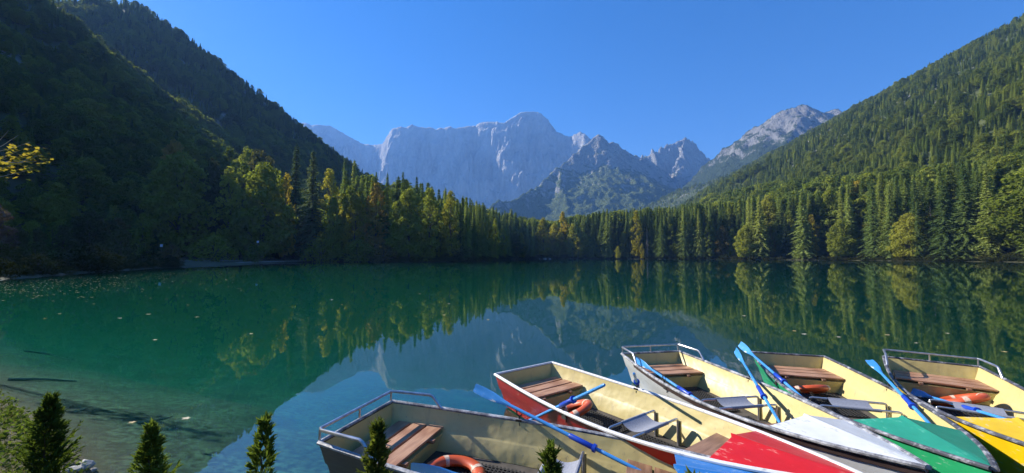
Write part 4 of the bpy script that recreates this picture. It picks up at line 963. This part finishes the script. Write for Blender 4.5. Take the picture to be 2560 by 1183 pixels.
# ------------------------------------------------------------------ foreground bank
THUJA = foliage('thuja_sprays', [(0, (.07, .11, .022)), (.5, (.16, .22, .04)), (1, (.34, .36, .07))], .5, 9.0, .9)
THUJA_SUNLIT = foliage('thuja_sunlit_sprays', [(0, (.12, .15, .03)), (.5, (.26, .30, .06)), (1, (.40, .40, .09))], .5, 9.0, .9)  # lighter copy of the sprays, sunlight put into the colour
def thuja(seed, h, w, mat=THUJA, nb=80):
    r = random.Random(seed); T = []; mb = MB(); lob = [r.uniform(.6, 1.35) for _ in range(24)]
    limb(mb, (0, 0, -.08), (r.uniform(-.02, .02), r.uniform(-.02, .02), h*.93), .011, .003, r, 7, .012, 6)
    for k in range(nb):
        f = (k + r.random())/nb; z = h*(.10 + .84*f); a = k*2.399 + r.uniform(-.4, .4)
        prof = w*(min(1, .45 + f*1.6) if f < .35 else (1-(f-.35)/.65)**1.0*.97 + .03)*r.uniform(.45, 1.2)*lob[int(f*4.99)*4 + int((a % 6.283)/1.5708) % 4]*(1.35 if r.random() < .12 else 1)
        tip = Vector((math.cos(a)*prof, math.sin(a)*prof, z + prof*r.uniform(.45, 1.0) + .02)); b = Vector((math.cos(a)*.01, math.sin(a)*.01, z)); ax = tip-b
        if k % 3 == 0: mb.tube([b, b.lerp(tip, .55) + Vector((0, 0, -.01)), tip], [.003, .002, .001], 4, False)
        pl = Vector((-math.sin(a + r.uniform(-1, 1)), math.cos(a + r.uniform(-1, 1)), r.uniform(-.4, .4))).normalized()
        ns = 9
        for q in range(ns):
            u = .22 + .78*(q + r.random()*.6)/ns; c = b.lerp(tip, min(1, u)) + Vector((0, 0, -.018*math.sin(math.pi*min(1, u)))); ll = (.018 + .038*(1-u*.75))*r.uniform(.7, 1.25)*(h/.6)
            for sg in (-1, 1):
                d = (ax.normalized()*.75 + pl*sg*r.uniform(.45, .9) + Vector((r.uniform(-.25, .25), r.uniform(-.25, .25), r.uniform(-.2, .3)))).normalized()
                n_ = d.cross(pl + Vector((r.uniform(-.6, .6),)*3)).normalized()*ll*.13
                e1 = c + d*ll; m_ = c + d*ll*.45
                T += [(c, m_ + n_, m_ - n_), (m_ + n_, e1, m_ - n_)]
                for s2 in (-1, 1):
                    d2 = (d + pl*s2*.55 + n_.normalized()*r.uniform(-.5, .5)).normalized(); n2 = d2.cross(ax).normalized()*ll*.10; c2 = c + d*ll*r.uniform(.25, .6)
                    T += [(c2 + n2, c2 - n2, c2 + d2*ll*.55)]
    return tri_soup('foliage', T, mat), mb.mesh('stem', BARK, True)
for k, (px, py, Y, w, lab) in enumerate([(118, 981, 3.25, .20, 'tallest conical thuja sapling, leftmost, among the bank weeds'), (388, 1043, 2.95, .135, 'dense dark thuja sapling, second from the left'),
        (652, 1034, 2.75, .125, 'thin upright thuja sapling silhouetted on blue water, third from the left'), (945, 1047, 2.62, .115, 'bright green thuja sapling in front of the navy boat stern'), (1378, 1090, 2.42, .10, 'small dark thuja sapling in front of the navy boat oar')]):
    p = at(px, py, Y); z = gz(p[0], Y); h = p[2]-z
    e = empty('thuja_sapling', (p[0], Y, z)); e.rotation_euler = (random.uniform(-.04, .04), random.uniform(-.05, .05), k); f, s = thuja(200+k, h, w, THUJA_SUNLIT if k == 3 else THUJA, (120, 95, 50, 78, 62)[k]); link('stem', s, e); link('foliage', f, e); tag(e, lab, 'sapling', 'thuja saplings along the bank')
p = at(1735, 1176, 2.2); z = gz(p[0], 2.2); f, s = thuja(260, p[2]-z, .09); e = empty('thuja_sapling', (p[0], 2.2, z)); link('stem', s, e); link('foliage', f, e); tag(e, 'thuja sapling with only its tip showing before the blue deck', 'sapling', 'thuja saplings along the bank')
# weeds and grass on the bank
WEED = foliage('bank_weeds', [(0, (.10, .15, .03)), (.5, (.22, .28, .05)), (1, (.40, .40, .10))], .5, 3.0, .9)
STRAW = foliage('dry_grass', [(0, (.13, .14, .05)), (1, (.34, .29, .14))], .35, 3.0, .8)
r = random.Random(77); T = []; S = []
wx, wy = RNG.uniform(-9.5, -2.4, 60000), RNG.uniform(2.0, 7.2, 60000); ws = shore_sd(wx, wy)
k = (ws > .1) & (ws < 3.2) & (wx < -2.9 + .6*RNG.random(60000)); wx, wy, ws = wx[k][:9500], wy[k][:9500], ws[k][:9500]; wz = ground(wx, wy)
for x, y, s_, z in zip(wx, wy, ws, wz):
    hgt = r.uniform(.05, .36)*min(1, .45 + s_*.5); a = r.random()*6.28; b = Vector((x, y, z-.01))
    top = b + Vector((math.cos(a)*hgt*.45, math.sin(a)*hgt*.45, hgt))
    if r.random() < .42:
        w = Vector((-math.sin(a), math.cos(a), 0))*.004; m_ = b.lerp(top, .55) + Vector((0, 0, hgt*.12)); t2 = top + Vector((math.cos(a)*hgt*.3, math.sin(a)*hgt*.3, -hgt*.1)); S += [(b + w, b - w, m_), (m_ - w, m_ + w, t2)]
    else:
        for q in range(4):
            c = b.lerp(top, .35 + .65*r.random()) + Vector((r.uniform(-.04, .04), r.uniform(-.04, .04), 0)); nn = Vector((r.uniform(-1, 1), r.uniform(-1, 1), r.uniform(.2, 1.3))).normalized(); t = nn.cross(Vector((r.uniform(-1, 1), r.uniform(-1, 1), .2))).normalized(); bb = nn.cross(t); s = r.uniform(.012, .030)
            T += [(c + t*s, c + bb*s*.7, c - t*s), (c + t*s, c - t*s, c - bb*s*.7)]
tag(link('bank_weeds', tri_soup('bank_weeds', T, WEED)), 'leafy weeds covering the sunny bank at the lower left', 'weeds', kind='stuff')
tag(link('bank_grass', tri_soup('bank_grass', S, STRAW)), 'dry grass blades on the bank at the lower left', 'grass', kind='stuff')
# stones at the water's edge
STONE = simple('bank_stone', (.42, .40, .36), .85, 0, .35, 9, .01)
def stone_mesh(seed, s):
    rg_ = np.random.default_rng(seed); bm = bmesh.new(); bmesh.ops.create_icosphere(bm, subdivisions=2, radius=1)
    k = rg_.uniform(.7, 1.3, 3)*np.array([1.2, 1, .6])
    for v in bm.verts:
        c = v.co; n = 1 + .22*math.sin(c.x*3.1 + seed) * math.cos(c.y*2.7 + seed*2) + rg_.uniform(-.06, .06); v.co = Vector((c.x*k[0], c.y*k[1], c.z*k[2]))*n*s
    me = bpy.data.meshes.new('stone'); bm.to_mesh(me); bm.free(); me.materials.append(STONE); return me
for k, (px, py, z, s, lab) in enumerate([(212, 1166, .16, .085, 'flat pale stone at the water edge between the two left saplings'), (255, 1172, .10, .06, 'smaller pale stone right of the flat one at the water edge'), (232, 1152, .08, .035, 'small round stone behind the flat pale one'), (180, 1176, .2, .07, 'pale stone half hidden by weeds at the lower left'), (290, 1180, .06, .04, 'small grey stone nearest the dense sapling')]):
    p = atz(px, py, z); o = link('stone', stone_mesh(k+3, s)); o.location = (p[0], p[1], max(gz(p[0], p[1]), -.05) + s*.25); o.rotation_euler = (0, 0, k*1.3); tag(o, lab, 'stone', 'stones at the water edge')
# fallen leaves floating on the lake
LEAF_FALLEN = foliage('fallen_leaves', [(0, (.50, .36, .12)), (.5, (.62, .50, .30)), (1, (.70, .62, .48))], .15, .8, .6)
def leaf_outline(s, a, r):
    P = []; 
    for k in range(10):
        w = 2*math.pi*k/10; q = s*(1.0 if k % 2 == 0 else .55)*r.uniform(.8, 1.15); P.append((math.cos(w+a)*q, math.sin(w+a)*q*.8))
    return P
def add_leaf(mb, x, y, s, r):
    a = r.random()*6.28; P = leaf_outline(s, a, r); o = [(x + p[0], y + p[1], .006 + abs(p[0])*.10*r.random()) for p in P] + [(x, y, .004)]
    mb.add(o, [(k, (k+1) % 10, 10) for k in range(10)])
near = [(2290, 858), (388, 850), (470, 763), (372, 786), (300, 796), (112, 797), (235, 760), (830, 750), (1110, 788), (1122, 760), (1220, 800), (628, 835), (1050, 735), (855, 762), (493, 793), (150, 785), (12, 1034), (45, 1036), (330, 1057), (466, 1047), (1545, 745), (1860, 790), (2010, 836), (2096, 843), (2218, 838), (2368, 834), (1985, 828), (2510, 880)]
r = random.Random(31)
for k, (px, py) in enumerate(near):
    p = atz(px, py, 0.0); mb = MB(); s = .055*r.uniform(.8, 1.3)*(1 + .03*p[1]); add_leaf(mb, 0, 0, s, r); o = mb.build('floating_leaf', LEAF_FALLEN); o.location = (p[0], p[1], .002)
    tag(o, 'pale fallen leaf floating alone on open water', 'leaf', 'single leaves floating on the lake')
tag(bpy.data.objects['floating_leaf'], 'large tan leaf floating beyond the yellow boat')
mb = MB(); n_ = 0
while n_ < 950:
    if r.random() < .62: px, py = r.uniform(-20, 620), 690 + abs(r.gauss(0, 26)) - r.uniform(0, 620)*.0 - 18*max(0, r.random())*0
    else: px, py = r.uniform(560, 1330), 660 + abs(r.gauss(0, 9))
    if px < 620: py = 706 - px*.060 + abs(r.gauss(0, 20))
    p = atz(px, py, 0.0)
    if shore_sd(np.array([p[0]]), np.array([p[1]]))[0] > -1.0: n_ += .2; continue
    n_ += 1; add_leaf(mb, p[0], p[1], .05*r.uniform(.7, 1.5)*(1 + .008*p[1]), r)
tag(mb.build('floating_leaves', LEAF_FALLEN), 'scatter of pale fallen leaves drifting along the shaded left shore', 'leaves', kind='stuff')
# sunken branches on the lake bed
SUNK = simple('sunken_wood', (.30, .32, .20), .9, 0, .3, 6)
for k, (a, b, rad, lab) in enumerate([((20, 925), (200, 900), .03, 'long sunken log under the clear water at the left'), ((60, 820), (190, 812), .03, 'short sunken log farther out at the left'), ((340, 1015), (430, 985), .02, 'thin curved sunken branch in the clear shallows'), ((190, 1000), (215, 988), .02, 'small hooked sunken branch at the left')]):
    A_, B_ = atz(*a, 0), atz(*b, 0); P = []
    for t in np.linspace(0, 1, 7): x, y = A_[0] + (B_[0]-A_[0])*t, A_[1] + (B_[1]-A_[1])*t; P.append((x, y + .04*math.sin(t*5+k), gz(x, y) + rad*.7))
    mb = MB(); mb.tube(P, [rad*(1-.5*i/6) for i in range(7)], 7); o = mb.build('sunken_log' if rad > .025 else 'sunken_branch', SUNK, None, True); tag(o, lab, 'log' if rad > .025 else 'branch')
# autumn maple whose branch hangs into the picture from the left bank
MAPLE = foliage('autumn_maple_leaves', [(0, (.30, .27, .045)), (.45, (.46, .40, .065)), (.8, (.44, .29, .065)), (1, (.52, .48, .22))], .45, 2.2, 1.2)
tp = Vector((-18.6, 11.6, gz(-18.6, 11.6))); e = empty('maple_tree', tp); mb = MB(); r = random.Random(9)
limb(mb, (0, 0, -.3), (.3, -.2, 7.5), .16, .05, r, 7, .015, 8)
tips = []
for (px, py, Y), n in (((106, 386, 10.4), 66), ((80, 424, 10.2), 18), ((60, 372, 10.8), 26), ((20, 395, 10.6), 48), ((-60, 380, 10.8), 90)):
    t = Vector(at(px, py, Y)) - tp; b = Vector((0, 0, 2.6 + .5*r.random())); m1 = b.lerp(t, .5) + Vector((0, 0, .35)); mb.tube([b, b.lerp(m1, .5) + Vector((0, 0, .1)), m1, m1.lerp(t, .6), t], [.035, .026, .018, .010, .004], 6, False); tips.append((m1, t, n))
for px, py, Y, q in ((22, 326, 10.6, 0), (46, 338, 10.8, 0), (76, 355, 10.8, 0), (92, 404, 10.4, 0)):
    t = Vector(at(px, py, Y)) - tp; b = Vector(at(-40, 385 if py < 380 else 400, 10.7)) - tp; mb.tube([b, b.lerp(t, .55) + Vector((0, 0, -.05)), t], [.014, .009, .004], 5, False)
T = []
for m1, t, n in tips:
    for k in range(n):
        u = 1 - r.random()**1.6*.45; c = m1.lerp(t, u) + Vector((r.gauss(0, .16), r.gauss(0, .2), r.gauss(0, .085))); s = r.uniform(.045, .085)
        nn = Vector((r.uniform(-.7, .7), r.uniform(-.7, .7), 1)).normalized(); tt = nn.cross(Vector((r.uniform(-1, 1), r.uniform(-1, 1), .1))).normalized(); bb = nn.cross(tt)
        P = [c + (tt*math.cos(w) + bb*math.sin(w))*s*q for w, q in ((0, 1.1), (.6, .55), (1.2, 1), (2.0, .5), (2.7, .8), (3.6, .8), (4.3, .5), (5.1, 1), (5.7, .55))]
        T += [(c, P[i], P[(i+1) % 9]) for i in range(9)]
link('trunk', mb.mesh('trunk', PALE_BARK, True), e); link('crown', tri_soup('crown', T, MAPLE), e); tag(e, 'maple branch with bright yellow leaves reaching in at the left edge', 'tree')
# gravel path, fence and signs on the shaded left shore
GRAVEL = simple('path_gravel', (.32, .30, .28), .95, 0, .2, .6)
def path_strip(name, pts, w, label):
    rows = []
    for i, p in enumerate(pts):
        q = np.array(pts[min(i+1, len(pts)-1)]) - np.array(pts[max(i-1, 0)]); t = q[:2]/np.linalg.norm(q[:2]); nx, ny = -t[1], t[0]
        rows.append([(p[0] + nx*w*s, p[1] + ny*w*s, gz(p[0] + nx*w*s, p[1] + ny*w*s) + .05) for s in (-.5, -.17, .17, .5)])
    mb = MB(); mb.sheet(rows); o = mb.build(name, GRAVEL); tag(o, label, kind='structure'); return o
path_strip('shore_path', [(-100, 118), (-101, 128), (-101, 138), (-102, 148), (-99, 158), (-95, 166), (-88, 171)], 2.2, 'pale gravel path along the shaded left shore')
path_strip('gravel_beach', [(-84.5, 122), (-88, 134), (-90.5, 146), (-89.5, 156), (-87, 164)], 2.2, 'strip of pale gravel beach left of the sunlit bush')
SIGN = simple('sign_white', (.75, .76, .74), .6, 0, .05, 5); POSTM = simple('weathered_post', (.20, .18, .15), .9, 0, .3, 5)
def sign(px, py, Y, lab):
    p = at(px, py, Y); z = gz(p[0], Y); e = empty('sign', (p[0], Y, z)); mb = MB(); mb.tube([(0, 0, -.2), (0, 0, p[2]-z)], .05, 6); mb.build('post', POSTM, e)
    mb = MB(); mb.box((0, -.07, p[2]-z-.25), (.75, .04, .75)); mb.build('board', SIGN, e); tag(e, lab, 'sign')
sign(645, 603, 138, 'small white sign board on a post above the gravel beach'); sign(404, 612, 112, 'small pale sign board by the fence left of the large dark bush')
for k in range(3):
    x0, y0, y1 = -92 - k*1.5, 84 + k*18, 99 + k*18; e = empty('rail_fence', (x0, y0, 0)); n_ = 6
    lab = ['wooden rail fence section nearest on the shaded left shore', 'wooden rail fence section in the middle of the left shore', 'wooden rail fence section farthest along the left shore'][k]
    zs = [gz(x0 - .5*i, y0 + (y1-y0)*i/n_) for i in range(n_+1)]
    for i in range(n_+1):
        mb = MB(); mb.tube([(-.5*i, (y1-y0)*i/n_, zs[i]-.2), (-.5*i, (y1-y0)*i/n_, zs[i]+1.1)], .07, 6); mb.build('post', POSTM, e)
        if i < n_:
            for hgt in (.5, .95): mb = MB(); mb.tube([(-.5*i, (y1-y0)*i/n_, zs[i]+hgt), (-.5*(i+1), (y1-y0)*(i+1)/n_, zs[i+1]+hgt)], .055, 6); mb.build('rail', POSTM, e)
    tag(e, lab, 'fence', 'rail fence along the left shore')
# pale stones along the far right waterline
FAR_STONE = simple('shore_boulder', (.50, .47, .42), .9, 0, .25, .8)
for k, (px, Y, s) in enumerate([(1362, 366, 1.6), (1345, 369, 1.2), (1375, 362, 1.0), (1852, 296, .9), (1866, 293, .7), (1890, 290, 1.1), (1908, 284, 1.2), (1925, 281, .9), (1940, 277, .8), (2046, 249, .8), (1775, 311, .7), (1700, 325, .7)]):
    x = (px-1280)/F_PX*Y; me = stone_mesh(k+20, s); me.materials[0] = FAR_STONE; o = link('boulder', me); o.location = (x, Y, .25)
    tag(o, 'pale boulder at the mouth of the inlet' if k < 3 else 'pale boulder at the waterline of the far right shore', 'boulder', 'boulders at the inlet' if k < 3 else 'boulders along the far right shore')
